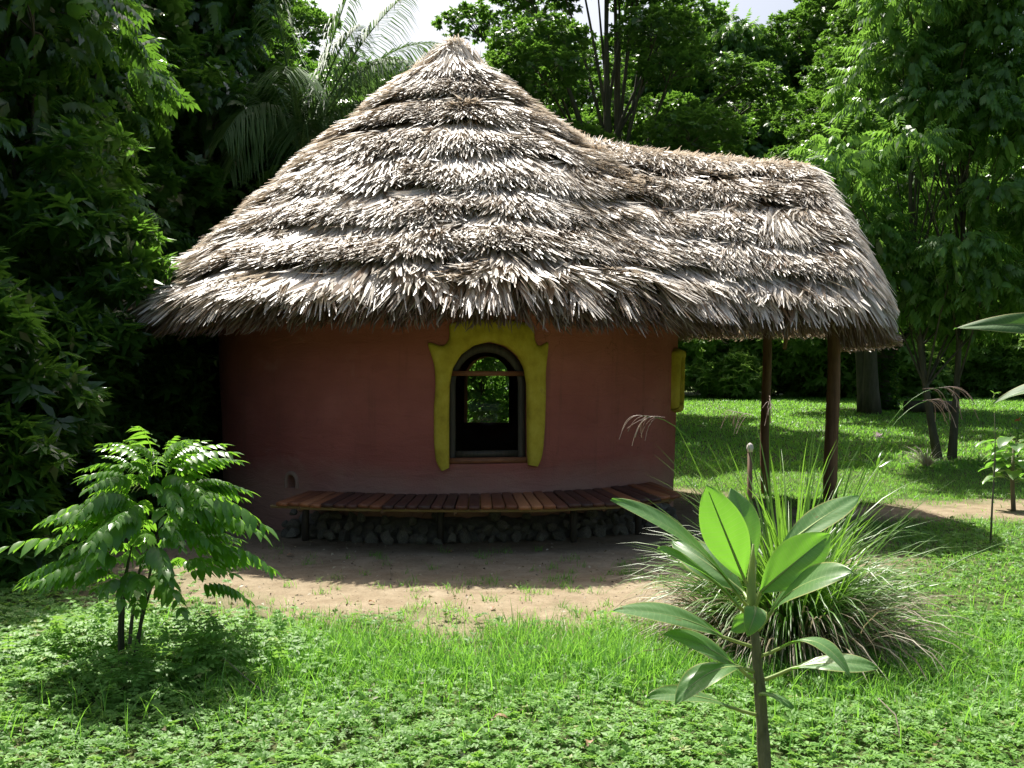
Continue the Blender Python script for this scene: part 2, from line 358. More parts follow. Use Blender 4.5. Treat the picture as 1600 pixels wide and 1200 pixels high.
# ------------------------------------------------------------------ the round hut
HX, HY = -.8, 13.2
hut = empty('round_hut', (0, 0, 0))
tag(hut, 'round red adobe hut with shaggy palm thatch roof and yellow arched window', 'hut')
def wr(z): return 2.89+.035*z                     # wall radius
def cyl(alpha, r, z): return np.stack([HX+r*np.sin(alpha), HY-r*np.cos(alpha), z+0*alpha], -1)
def m_arch(sw, zb, zs, n=14):
    a = np.linspace(math.pi, 0, n)
    top = np.stack([sw*np.cos(a), zs+sw*np.sin(a)], -1)
    return np.vstack([[-sw, zb], top, [sw, zb]])
def prism(alpha, prof, r0, r1):
    o = np.array([HX, HY, 0]); rad = np.array([math.sin(alpha), -math.cos(alpha), 0]); sd_ = np.array([math.cos(alpha), math.sin(alpha), 0])
    P = [o+rad*r+prof[:, :1]*sd_+prof[:, 1:]*np.array([0, 0, 1]) for r in (r0, r1)]
    k = len(prof); V = np.vstack(P); me = bpy.data.meshes.new('cut')
    fs = [list(range(k)), list(range(2*k-1, k-1, -1))]+[[j, j+k, (j+1) % k+k, (j+1) % k] for j in range(k)]
    me.from_pydata([tuple(p) for p in V], [], fs); me.update()
    import bmesh
    b = bmesh.new(); b.from_mesh(me); bmesh.ops.recalc_face_normals(b, faces=b.faces); b.to_mesh(me); b.free()
    return link(bpy.data.objects.new('cut', me))
NA = 144; zs = np.linspace(-.1, 2.88, 30); al = np.arange(NA)/NA*2*np.pi
A, Zz = np.meshgrid(al, zs)
und = .022*(vnoise(A*6, Zz, 1.7, 50)-.5)+.012*(vnoise(A*14, Zz*2, 2, 51)-.5)
flare = .06*np.clip((.55-Zz)/.55, 0, 1)**2
Vo = cyl(A, wr(Zz)+und+flare*0, Zz).reshape(-1, 3); Vi = cyl(A, wr(Zz)-.28, Zz).reshape(-1, 3)
j = np.arange(NA); j2 = (j+1) % NA; qs = []
for k in range(len(zs)-1): qs.append(np.stack([k*NA+j, k*NA+j2, (k+1)*NA+j2, (k+1)*NA+j], -1))
q = np.vstack(qs); off = len(Vo); kt = (len(zs)-1)*NA
q2 = q[:, ::-1]+off
top = np.stack([kt+j, kt+j2, kt+off+j2, kt+off+j], -1); bot = np.stack([j2, j, off+j, off+j2], -1)
wall = obj('wall', np.vstack([Vo, Vi]), np.vstack([q, q2, top, bot]), M['adobe'], hut)
AW = R(11.1); AS = R(76); AB = R(180-8.6)
sqw = np.array([[-.27, 1.36], [-.27, 1.86], [-.2, 1.93], [.2, 1.93], [.27, 1.86], [.27, 1.36]])
cuts = [prism(AW, m_arch(.415, .77, 1.62), 2.2, 3.4), prism(AB, m_arch(.36, .98, 1.68), 2.2, 3.4), prism(AS, sqw, 2.2, 3.4),
        prism(R(-33), m_arch(.062, .475, .55, 8), 2.78, 3.4), prism(R(-104), m_arch(.36, 1.0, 1.62), 2.2, 3.4)]
for c in cuts:
    md = wall.modifiers.new('b', 'BOOLEAN'); md.operation = 'DIFFERENCE'; md.solver = 'EXACT'; md.object = c
bpy.context.view_layer.update()
nm = bpy.data.meshes.new_from_object(wall.evaluated_get(bpy.context.evaluated_depsgraph_get()))
wall.modifiers.clear(); wall.data = nm; nm.name = 'wall'
for p in nm.polygons: p.use_smooth = abs(p.normal.z) < .3 and len(p.vertices) == 4 and .008 < p.area < .025
try:
    nm.set_sharp_from_angle(angle=R(35))
except Exception: pass
for c in cuts: bpy.data.objects.remove(c)

def resample(P, n):
    P = np.asarray(P, float); s = np.concatenate([[0], np.cumsum(np.linalg.norm(np.diff(P, axis=0), axis=1))])
    t = np.linspace(0, s[-1], n); return np.stack([np.interp(t, s, P[:, k]) for k in range(P.shape[1])], -1)
def surround(name, alpha, inner, outer, thick, parent, mat):
    n_ = 90; I = resample(inner, n_); O = resample(outer, n_)
    ks = np.array([.25, .5, .25])
    def sm(P):
        Q = P.copy()
        for c in (0, 1): Q[1:-1, c] = np.convolve(P[:, c], ks, 'valid')
        return Q
    O = sm(O)
    ts = np.array([0, 0, .06, .2, .5, .8, .94, 1, 1]); hs = np.array([-.2, .35, .7, .95, 1, .93, .62, .25, -.3])
    rows = []
    for t, h in zip(ts, hs):
        P = I*(1-t)+O*t
        wob = .012*(vnoise(P[:, 0], P[:, 1], 7, 60)-.5)
        hh_ = (h*thick if h > 0 else h*.15)
        rows.append(cyl(alpha+P[:, 0]/wr(1.5), wr(P[:, 1])+hh_+wob*(h > 0), P[:, 1]))
    V = np.stack(rows, 0); m_ = len(rows); i = (np.arange(m_-1)[:, None]*n_+np.arange(n_-1)[None]).ravel()
    fs = np.stack([i, i+1, i+n_+1, i+n_], -1)
    acc = Acc(); acc.add(V.reshape(-1, 3), fs)
    for e in (0, n_-1):                      # close the feet
        idx = np.arange(m_)*n_+e; c = V[:, e].mean(0); acc2 = np.vstack([V[:, e], c])
        acc.add(acc2, None, np.array([[k, k+1, m_] for k in range(m_-1)]))
    return acc.obj(name, mat, parent, True)
def P2(lst, cx_=765, k=.00662): return [((x-cx_)*k, 1.6-(y-600)*k) for x, y in lst]
win = empty('window'); win.parent = hut
inner = P2([(702, 730), (702, 690), (702, 640), (703, 600), (708, 575), (720, 555), (740, 540), (765, 534), (790, 540), (810, 555), (821, 575), (826, 600), (827, 640), (828, 690), (829, 728)])
outer = P2([(690, 736), (681, 722), (678, 690), (678, 640), (681, 600), (679, 570), (672, 548), (667, 533), (680, 538), (692, 543), (702, 534), (703, 518), (700, 505), (730, 500), (765, 499), (800, 500), (836, 505), (836, 520), (838, 535), (845, 543), (853, 536), (862, 530), (860, 550), (857, 580), (858, 620), (857, 660), (855, 700), (852, 720), (845, 731)])
surround('window_surround', AW, inner, outer, .055, hut, M['ochre'])
si = [(-.27, 1.36), (-.28, 1.6), (-.27, 1.86), (-.2, 1.93), (0, 1.94), (.2, 1.93), (.27, 1.86), (.28, 1.6), (.27, 1.36), (0, 1.35), (-.26, 1.35)]
so_ = [(-.40, 1.3), (-.42, 1.6), (-.43, 1.98), (-.3, 2.04), (0, 2.02), (.3, 2.04), (.43, 1.98), (.42, 1.6), (.40, 1.3), (0, 1.24), (-.38, 1.28)]
surround('window_surround', AS, si, so_, .10, hut, M['ochre'])['label'] = 'yellow surround of the small window on the right side'
hr = surround('vent_surround', R(-33), m_arch(.066, .475, .55, 8), m_arch(.10, .475, .56, 8), .02, hut, flat('pale_plaster', (.3, .2, .15)))
# window joinery, recessed in the opening
def wpt(s, z, r): return np.array([HX+r*math.sin(AW)+s*math.cos(AW), HY-r*math.cos(AW)+s*math.sin(AW), z])
def ribbon_frame(name, prof_o, prof_i, r0, r1, mat, parent):
    k = len(prof_o); V = []
    for r in (r0, r1):
        for P in (prof_o, prof_i):
            V += [wpt(s, z, r) for s, z in P]
    fs = []
    for j in range(k-1):
        a, b = j, j+1
        fs += [[a, b, k+b, k+a], [2*k+b, 2*k+a, 3*k+a, 3*k+b], [k+a, k+b, 3*k+b, 3*k+a], [b, a, 2*k+a, 2*k+b]]
    return obj(name, np.array(V), np.array(fs), mat, parent)
def wbox(name, s0, s1, z0, z1, r0, r1, mat, parent):
    V = [wpt(s, z, r) for r in (r0, r1) for s, z in ((s0, z0), (s1, z0), (s1, z1), (s0, z1))]
    return obj(name, np.array(V), boxq(), mat, parent)
ribbon_frame('frame', resample(m_arch(.412, .80, 1.62), 60), resample(m_arch(.335, .80, 1.60), 60), 2.74, 2.80, M['dark_wood'], win)
wbox('crossbar', -.41, .41, 1.685, 1.735, 2.80, 2.84, M['red_wood'], win)
wbox('sill', -.41, .41, .772, .83, 2.72, 2.88, M['red_wood'], win)
wbox('bottom_rail', -.33, .33, .832, .90, 2.745, 2.795, M['dark_wood'], win)
wbox('pane', -.334, .334, .902, 1.683, 2.762, 2.768, M['glass'], win)
# interior floor
aa = np.arange(48)/48*2*np.pi
obj('floor', np.vstack([cyl(aa, 2.6, 0*aa+.3), cyl(aa, 2.6, 0*aa-.1), [[HX, HY, .3]]]),
    [np.array([[i, (i+1) % 48, 96] for i in range(48)]), np.array([[48+i, 48+(i+1) % 48, (i+1) % 48, i] for i in range(48)])], M['interior'], hut)

# deck
def deck_inner(a): return cyl(a, wr(.47)+.02, 0*a)[:2]
OUT = resample([(-2.36, 9.60), (-1.9, 9.42), (-1.5, 9.33), (-.58, 9.24), (.35, 9.27), (1.03, 9.52), (1.5, 9.95), (1.75, 10.25)], 400)
nP = 35; xi = np.linspace(-2.17, 1.62, nP+1); aI = np.arcsin((xi-HX)/(wr(.47)+.02))
INN = np.stack([xi, HY-(wr(.47)+.02)*np.cos(aI)], -1)
def oat(k):
    d_ = np.array([math.sin(.2*aI[k]), -math.cos(.2*aI[k])]); q = OUT-INN[k]; cr = q[:, 0]*d_[1]-q[:, 1]*d_[0]; return OUT[int(np.argmin(np.abs(cr)+10*((q@d_) < 0)))]
deck = empty('deck'); deck.parent = hut
for k in range(nP):
    jj = random.uniform(-.02, .03); zj = random.uniform(-.005, .006)
    a0, a1 = INN[k], INN[k+1]; b0, b1 = oat(k), oat(k+1)
    gi = .05 + .02*random.random()
    A0 = a0*(1-gi)+a1*gi; A1 = a1*(1-gi)+a0*gi; B0 = b0*(1-gi)+b1*gi; B1 = b1*(1-gi)+b0*gi
    dv = (B0-A0)/np.linalg.norm(B0-A0); B0 = B0+dv*jj; B1 = B1+dv*jj
    ctr = (A0+A1+B0+B1)/4; ang = math.atan2(dv[1], dv[0])-math.pi/2
    ca, sa = math.cos(-ang), math.sin(-ang)
    loc = [np.array([ca*(p-ctr)[0]-sa*(p-ctr)[1], sa*(p-ctr)[0]+ca*(p-ctr)[1]]) for p in (A0, A1, B1, B0)]
    zt = .469+zj
    b = .006
    cen = sum(loc)/4
    V = [(p[0], p[1], -.036) for p in loc]+[(p[0], p[1], -b) for p in loc]+[(p[0]-math.copysign(b, p[0]), p[1]-math.copysign(b, p[1]), 0) for p in loc]
    fq = [[3, 2, 1, 0], [8, 9, 10, 11]]+[[j, (j+1) % 4, 4+(j+1) % 4, 4+j] for j in range(4)]+[[4+j, 4+(j+1) % 4, 8+(j+1) % 4, 8+j] for j in range(4)]
    pl = obj('plank', np.array(V), np.array(fq), M['deck'], deck); pl.location = (ctr[0], ctr[1], zt); pl.rotation_euler = (0, 0, ang)
acc = Acc()
rim = OUT[::8]; nn = len(rim)
dirs = norm(rim-np.array([HX, HY])); Pr = []
for (o_, z_) in ((-.05, .43), (-.05, .402), (-.09, .402), (-.09, .43)): Pr.append(np.column_stack([rim+dirs*o_, np.full(nn, z_)]))
Pr = np.stack(Pr, 1).reshape(-1, 3)
acc.add(Pr, np.array([[i*4+j, i*4+(j+1) % 4, i*4+4+(j+1) % 4, i*4+4+j] for i in range(nn-1) for j in range(4)]))
acc.obj('rim_board', flat('rim_wood', (.22, .16, .07)), deck)
for (xx, yy) in ((-2.12, 10.22), (-.72, 9.98), (.62, 10.1), (1.35, 10.65)):
    acc = Acc(); z0 = float(gz(xx, yy))-.05
    tube(acc, [(xx, yy, z0), (xx, yy, .2), (xx+.01, yy, .425)], .036, 9, wob=.1); acc.obj('support_post', M['dark_wood'], deck)
for ka, kb in ((-.55, .9), (.15, .5)):
    pass
# joists
for k in (2, 9, 15, 21, 27, 33):
    p0 = INN[k]; p1 = oat(k)*.95+p0*.05
    acc = Acc(); tube(acc, [(p0[0], p0[1], .40), (p1[0], p1[1], .40)], .026, 4); acc.obj('joist', M['post'], deck)

# rubble footing: a low mound of mortar carrying loose stones
foot = Acc(); a_ = np.linspace(R(-29), R(62), 60)
rows = [cyl(a_, wr(0)+o_, z_+0*a_) for o_, z_ in ((-.01, .22), (.10, .20), (.2, .10), (.26, -.06))]
Vf = np.stack(rows); Vf[..., 2] += .03*(rng.random(Vf.shape[:2])-.5); i = (np.arange(3)[:, None]*60+np.arange(59)[None]).ravel()
foot.add(Vf.reshape(-1, 3), np.stack([i, i+60, i+61, i+1], -1)); footo = foot.obj('stone_footing', M['stone'], hut)
def rockmesh(seed):
    r_ = np.random.default_rng(seed); import bmesh
    b = bmesh.new(); bmesh.ops.create_icosphere(b, subdivisions=2, radius=1)
    pl_ = norm(r_.normal(size=(9, 3))); dd = r_.uniform(.45, .82, 9)
    for v in b.verts:
        p = np.array(v.co)
        for nrm_, d_ in zip(pl_, dd):
            e = p@nrm_-d_
            if e > 0: p = p-nrm_*e
        p = p*(1+.08*(r_.random()-.5)); v.co = p
    me = bpy.data.meshes.new('stone'); b.to_mesh(me); b.free(); me.materials.append(M['stone'])
    return me
rocks = [rockmesh(s) for s in range(9)]
cnt = 0
for layer, (ro, z_, stp) in enumerate(((.30, .045, .135), (.24, .135, .14), (.14, .225, .15))):
    a = R(-30)
    while a < R(60):
        sz = random.uniform(.042, .088)*(1 if layer else 1.1)
        if layer == 2 and random.random() < .35: a += stp/3; continue
        rr = wr(0)+ro+random.uniform(-.04, .05)
        p = cyl(np.array(a), rr, z_+random.uniform(-.02, .02)+float(gz(HX, HY-3)))
        share('stone', random.choice(rocks), footo, p, (random.random()*6, random.random()*6, random.random()*6), (sz*random.uniform(.9, 1.3), sz, sz*random.uniform(.75, 1)))
        a += (sz*2.0)/rr*random.uniform(.85, 1.15); cnt += 1

# roof surface: a cone joined to a barrel-like annexe
PR = np.array([0, .22, .46, 1.15, 1.82, 2.40, 2.92, 3.38, 4.03, 4.7]); PZ = np.array([6.02, 5.93, 5.66, 5.02, 4.42, 3.85, 3.32, 2.88, 2.35, 1.62])
AY = 13.35
def rz_(x, y):
    x = np.asarray(x, float); y = np.asarray(y, float)
    wob = .22*(fbm(x, y, .9, 70)-.5)
    rho = np.hypot(x-HX, y-HY); rho = rho*(1+.02*np.sin(3*np.arctan2(y-HY, x-HX)+1))
    c = np.interp(rho, PR, PZ)
    xs = np.clip(x, .6, 3.75); dx = np.maximum(x-3.75, 0)+np.maximum(.6-x, 0)*.55; zr = 4.55-.10*(xs-1.5)
    t = np.sqrt((dx/.88)**2+((y-AY)/np.where(y < AY, 2.72, 1.8))**2+.003)
    a = zr-2.05*np.where(t < 1, t**1.62, 1+(t-1)*1.6)+.05
    k = .5; h = np.clip(.5+.5*(c-a)/k, 0, 1)
    return c*h+a*(1-h)+k*h*(1-h)+wob
def rgrad(x, y, e=.04):
    return (rz_(x+e, y)-rz_(x-e, y))/(2*e), (rz_(x, y+e)-rz_(x, y-e))/(2*e)
ZE = 2.72
th = np.linspace(0, 2*np.pi, 181)[:-1]; rs = np.linspace(0, 7, 701)
XX = HX+np.cos(th)[:, None]*rs; YY = HY+np.sin(th)[:, None]*rs; ZZ = rz_(XX, YY)
Rb = np.array([rs[np.argmax(ZZ[i] < ZE)] for i in range(len(th))])
Rb = np.convolve(np.r_[Rb[-2:], Rb, Rb[:2]], np.ones(5)/5, 'valid')
fj = np.linspace(0, 1, 34)
sx = HX+np.cos(th)[:, None]*Rb[:, None]*fj; sy = HY+np.sin(th)[:, None]*Rb[:, None]*fj
sz_ = rz_(sx, sy); top_ = np.stack([sx, sy, sz_], -1)
und_ = np.stack([sx, sy, sz_-.17-.04*vnoise(sx, sy, 9, 80)], -1); nj = len(fj); nt_ = len(th)
i = np.arange(nt_)[:, None]*nj; i2 = ((np.arange(nt_)+1) % nt_)[:, None]*nj; j = np.arange(nj-1)[None]
f1 = np.stack([i+j, i+j+1, i2+j+1, i2+j], -1).reshape(-1, 4); o_ = nt_*nj; f2 = f1[:, ::-1]+o_
e0 = np.arange(nt_)*nj+nj-1; e1 = np.roll(e0, -1); f3 = np.stack([e0, e0+o_, e1+o_, e1], -1)
roof = obj('roof', np.vstack([top_.reshape(-1, 3), und_.reshape(-1, 3)]), np.vstack([f1, f2, f3]), M['thatch_under'], hut, smooth=True)

# palm-leaf strips in courses
def strips(P, D, L, W, lift0, lift1, var, roll, curl=0.0, nseg=3, droop=0, zmin=2.19):
    """P (n,2) plan start, D (n,2) plan unit direction, strips follow the roof surface downhill"""
    n_ = len(P); gx_, gy_ = rgrad(P[:, 0], P[:, 1]); sl = gx_*D[:, 0]+gy_*D[:, 1]
    hl = L/np.sqrt(1+sl**2)
    qe = P+D*hl[:, None]; z0_ = rz_(P[:, 0], P[:, 1]); ze_ = rz_(qe[:, 0], qe[:, 1]); zm_ = np.where(P[:, 1] > 14, 2.42, zmin)+rng.normal(0, .028, n_)
    hl = hl*np.where(ze_ < zm_, np.clip((z0_-zm_)/np.maximum(z0_-ze_, 1e-3), .12, 1), 1)
    C_ = []; zfl = np.where(P[:, 1] > 14, 2.32, 2.10)+rng.normal(0, .022, n_)
    for k in range(nseg+1):
        s = k/nseg; q_ = P+D*(hl*s)[:, None]
        z = rz_(q_[:, 0], q_[:, 1])+lift0+(lift1-lift0)*s**1.3-droop*s*s
        C_.append(np.column_stack([q_, np.maximum(z, zfl-.02*s)]))
    C_ = np.stack(C_, 1)
    tan = norm(C_[:, -1]-C_[:, 0]); gn = norm(np.column_stack([-gx_, -gy_, np.ones(n_)]))
    side = norm(np.cross(tan, gn)); nn_ = np.cross(side, tan)
    c = np.cos(roll)[:, None]; s_ = np.sin(roll)[:, None]; side = side*c+nn_*s_
    wk = [.8, 1, .8, .12] if nseg == 3 else [.8, 1, 1, .75, .12]
    lat = norm(np.cross(tan, gn))
    V = []
    for k in range(nseg+1):
        cc = C_[:, k]+lat*(curl*(k/nseg)**2)[:, None] if hasattr(curl, '__len__') else C_[:, k]
        V += [cc-side*(W*wk[k]*.5)[:, None], cc+side*(W*wk[k]*.5)[:, None]]
    V = np.stack(V, 1); nv = V.shape[1]; q_ = np.array([[2*k, 2*k+1, 2*k+3, 2*k+2] for k in range(nseg)])
    return V, q_, np.repeat(var, nv)
def sample_roof(n_, back=.35):
    x = rng.uniform(-5.3, 5.6, n_*3); y = rng.uniform(8.8, 17.8, n_*3); z = rz_(x, y)
    g1, g2 = rgrad(x, y); wgt = np.sqrt(1+g1**2+g2**2)/2.2
    keep = (z > ZE-.06) & (rng.random(len(x)) < wgt) & ((y < 14.2) | (rng.random(len(x)) < back))
    return x[keep], y[keep], z[keep]
x, y, z = sample_roof(15000)                            # leaf bundles, each a fan of strips
NB = len(x); per = 8; rp = lambda v: np.repeat(v, per)
bj = rp(rng.normal(0, .26, NB)); bl_ = rp(rng.normal(0, .035, NB)); bv = rp(rng.normal(0, .15, NB)); brl = rp(rng.normal(0, .30, NB)); bL = rp(rng.uniform(.9, 1.1, NB)); bt = rp(rng.normal(0, .05, NB)); bmix = rp(rng.random(NB) < .14)
g1, g2 = rgrad(x, y); gm = np.hypot(g1, g2)+1e-6; fan = rng.uniform(-1, 1, NB*per)
x, y = rp(x)+rp(-g2/gm)*fan*.075+rng.normal(0, .012, NB*per), rp(y)+rp(g1/gm)*fan*.075+rng.normal(0, .012, NB*per); z = rz_(x, y)
STEP = .45
lev = ZE+STEP*(np.floor((z-ZE)/STEP)+1)+.05          # the course line above each point
wav = .42*(fbm(x, y, .6, 90)-.5)+.16*(vnoise(x, y, 2.6, 93)-.5)
cidx = np.clip(np.floor((z-ZE)/STEP).astype(int), 0, 9)
g1, g2 = rgrad(x, y); gm = np.hypot(g1, g2)+1e-6
tgt = lev+.12+wav+bt+rng.normal(0, .018, len(x)); mixr = bmix
dz = np.where(mixr, 0, np.clip(tgt-z, -.02, .5)); ok = gm > .3
hs = np.where(ok, dz/np.maximum(gm, .3), 0)
X0 = x+g1/gm*hs; Y0 = y+g2/gm*hs
D = np.column_stack([-g1/gm, -g2/gm]); jit = bj-fan*.16+rng.normal(0, .09, len(x))+.7*(fbm(x, y, 1.6, 95)-.5)
D = np.column_stack([D[:, 0]*np.cos(jit)-D[:, 1]*np.sin(jit), D[:, 0]*np.sin(jit)+D[:, 1]*np.cos(jit)])
L = bL*rng.uniform(.78, .90, len(x)); W = rng.uniform(.022, .056, len(x))*np.where(rng.random(len(x)) < .12, 1.5, 1)
lift1 = np.where(mixr, rng.uniform(.0, .05, len(x)), np.clip(.205+.05*(fbm(x, y, 2.5, 99)-.5)+.8*bl_-np.abs(rng.normal(0, .028, len(x))), .03, .30))
patch = fbm(x, y, 1.3, 97)
var = np.clip(.64+bv+rng.normal(0, .13, len(x))+.5*(patch-.5), 0.02, 1); br = rng.random(len(x)) < np.where(mixr, .30, .09); var = np.where(br, rng.uniform(0, .3, len(x)), var)
var = var-.25*np.clip(-(y-HY), -3, 0)/-3*0
roll = brl+rng.normal(0, .16, len(x)); curl = fan*.03+rng.normal(0, .03, len(x))
# side silhouettes of the photograph show browner leaf undersides
for c in range(10):
    k = cidx == c
    if k.sum() < 10: continue
    V, q_, vv = strips(np.column_stack([X0[k], Y0[k]]), D[k], L[k], W[k], -.03, lift1[k], var[k], roll[k], curl[k])
    acc = Acc(); n_ = len(V); nv = V.shape[1]
    acc.add(V.reshape(-1, 3), (q_[None]+(np.arange(n_)*nv)[:, None, None]).reshape(-1, 4), None, vv)
    o = acc.obj('thatch_course', M['thatch'], roof); o['kind'] = 'stuff'
# ragged eave fringe
nf = 26000; ti = rng.random(nf)*2*np.pi; rb = np.interp(ti, np.r_[th, 2*np.pi], np.r_[Rb, Rb[0]])
rr = rb+rng.uniform(-.10, .26, nf); P = np.column_stack([HX+np.cos(ti)*rr, HY+np.sin(ti)*rr]); g1, g2 = rgrad(P[:, 0], P[:, 1]); gm = np.hypot(g1, g2)
jit = rng.normal(0, .3, nf); D = np.column_stack([-g1/gm, -g2/gm]); D = np.column_stack([D[:, 0]*np.cos(jit)-D[:, 1]*np.sin(jit), D[:, 0]*np.sin(jit)+D[:, 1]*np.cos(jit)])
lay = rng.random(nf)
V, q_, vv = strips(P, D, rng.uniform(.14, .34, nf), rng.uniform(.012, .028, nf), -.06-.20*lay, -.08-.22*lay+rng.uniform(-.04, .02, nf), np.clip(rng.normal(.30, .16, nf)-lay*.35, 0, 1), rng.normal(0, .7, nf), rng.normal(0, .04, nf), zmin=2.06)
acc = Acc(); acc.add(V.reshape(-1, 3), (q_[None]+(np.arange(nf)*V.shape[1])[:, None, None]).reshape(-1, 4), None, vv)
o = acc.obj('eave_fringe', M['thatch'], roof); o['kind'] = 'stuff'
# ridge capping over the annexe and a tuft over the apex
nr = 4200; xs = rng.uniform(1.1, 4.15, nr); sg = np.where(rng.random(nr) < .72, -1, 1.)
P = np.column_stack([xs, AY+sg*rng.uniform(-.12, .12, nr)]); D = norm(np.column_stack([rng.normal(.12, .3, nr)+.9*np.clip(xs-3.5, 0, 1), sg]))
V, q_, vv = strips(P, D, rng.uniform(.5, 1.05, nr), rng.uniform(.025, .06, nr), rng.uniform(.10, .15, nr), rng.uniform(.14, .21, nr), np.clip(rng.normal(.8, .16, nr), 0, 1), rng.normal(0, .5, nr), rng.normal(0, .08, nr), 4)
acc = Acc(); acc.add(V.reshape(-1, 3), (q_[None]+(np.arange(nr)*V.shape[1])[:, None, None]).reshape(-1, 4), None, vv)
o = acc.obj('ridge_cap', M['thatch'], roof); o['kind'] = 'stuff'
nr = 1500; ti = rng.random(nr)*2*np.pi; D = np.column_stack([np.cos(ti), np.sin(ti)]); P = np.array([HX, HY])+D*rng.uniform(0, .12, nr)[:, None]
V, q_, vv = strips(P, D, rng.uniform(.3, .75, nr), rng.uniform(.012, .03, nr), rng.uniform(.02, .10, nr), rng.uniform(.05, .13, nr), np.clip(rng.normal(.6, .22, nr), 0, 1), rng.normal(0, .6, nr), rng.normal(0, .05, nr), 4)
acc = Acc(); acc.add(V.reshape(-1, 3), (q_[None]+(np.arange(nr)*V.shape[1])[:, None, None]).reshape(-1, 4), None, vv)
o = acc.obj('apex_cap', M['thatch'], roof); o['kind'] = 'stuff'
# rafters and ring beams below the thatch
for a in np.linspace(0, 2*np.pi, 29)[:-1]:
    rb = float(np.interp(a, th, Rb))-.12; r0 = 1.0; pts = []
    if abs((a+np.pi) % (2*np.pi)-np.pi) < .45: continue
    for r_ in np.linspace(rb, r0, 5):
        x_ = HX+math.cos(a)*r_; y_ = HY+math.sin(a)*r_; pts.append((x_, y_, float(rz_(x_, y_))-.24))
    acc = Acc(); tube(acc, pts, .035, 7, wob=.1); acc.obj('rafter', M['post'], roof)
for x_ in np.linspace(2.6, 4.1, 6):
    for s in (-1, 1):
        pts = [(x_, AY+s*r_, float(rz_(x_, AY+s*r_))-.24) for r_ in np.linspace(1.62, .05, 5)]
        acc = Acc(); tube(acc, pts, .03, 7, wob=.1); acc.obj('rafter', M['post'], roof)
for y_, x0, x1 in ((12.2, 1.6, 4.35), (14.4, 1.6, 4.35)):
    acc = Acc(); tube(acc, [(x0, y_, 2.52), (x1, y_, 2.50)], .05, 8, wob=.08); acc.obj('beam', M['post'], roof)
def post(x_, y_, r_, ztop, lean=(0, 0), zb=None):
    z0 = float(gz(x_, y_)) if zb is None else zb
    pts = [(x_+lean[0]*t+.028*math.sin(5*t+x_), y_+lean[1]*t, z0-.1+(ztop-z0+.1)*t) for t in np.linspace(0, 1, 9)]
    acc = Acc(); tube(acc, pts, r_*np.linspace(1.08, .92, 9), 12, wob=.05); return acc.obj('roof_post', M['post'], hut, True)
post(4.42, 13.75, .088, 2.9); post(3.68, 14.35, .066, 2.9, (-.03, 0))

# ------------------------------------------------------------------ leaf shapes
def leaflet4(w, l, fold=.25, droop=.18, base=0.0):     # two quads, folded along the midrib
    return np.array([[0, base, 0], [-w, base+.42*l, fold*w], [0, base+.5*l, -.02*l], [w, base+.42*l, fold*w], [0, base+l, -droop*l]]), np.array([[0, 2, 4, 1], [0, 3, 4, 2]])
def leaflet8(w, l, fold=.22, droop=.22):
    ts = np.array([0, .18, .42, .68, .88, 1]); ws = np.array([0, .72, 1, .72, .26, 0]); V = []
    for t, k in zip(ts, ws):
        z_ = -droop*l*t*t
        V += [[-w*k, l*t, z_+fold*w*k], [0, l*t, z_], [w*k, l*t, z_+fold*w*k]]
    return np.array(V), np.array([[3*k+j, 3*k+j+1, 3*k+j+4, 3*k+j+3] for k in range(5) for j in (0, 1)])
def leaf2(w, l, droop=.15):
    return np.array([[0, 0, 0], [-w, .42*l, .2*w], [0, l, -droop*l], [w, .42*l, .2*w]]), np.array([[0, 3, 2, 1]])
def pinnate(npair, lw, ll, arch=.35, hang=.6, detail=False, term=True, rach=0.0, seed=0):
    """compound leaf of unit length along +Y, leaflets hanging"""
    r_ = np.random.default_rng(seed); V = []; Q = []; TV = []; n_ = 0
    T, q_ = leaflet8(lw, ll) if detail == 2 else leaflet4(lw, ll) if detail else leaf2(lw, ll)
    def put(p, f, up, s, v):
        nonlocal n_
        Mx = frames(np.array([f]), np.array([up]))[0]
        V.append((T*s)@Mx.T+p); Q.append(q_+n_); TV.append(np.full(len(T), v)); n_ += len(T)
    for k in range(npair):
        t = .22+.76*k/max(npair-1, 1); z = arch*(t-t*t)*1.3-arch*.5*t*t
        s = (.75+.5*math.sin(math.pi*min(1, t*1.1)))*r_.uniform(.85, 1.12)
        for sd_ in (-1, 1):
            f = np.array([sd_*(1-.35*hang), .45+.25*r_.random(), -hang+.25*(r_.random()-.5)]); put(np.array([0, t, z]), f, np.array([0, .2, 1]), s, r_.uniform(-.1, .1))
    if term: put(np.array([0, .98, -arch*.5]), np.array([0, 1, -.6]), np.array([0, 0, 1]), 1.05, 0)
    if rach:
        ts = np.linspace(0, 1, 6); zz = arch*(ts-ts*ts)*1.3-arch*.5*ts*ts
        for a, b, za, zb in zip(ts[:-1], ts[1:], zz[:-1], zz[1:]):
            V.append(np.array([[-rach, a, za], [rach, a, za], [rach, b, zb], [-rach, b, zb]])); Q.append(np.array([[0, 1, 2, 3]])+n_); TV.append(np.zeros(4)); n_ += 4
    return np.vstack(V), np.vstack(Q), np.concatenate(TV)
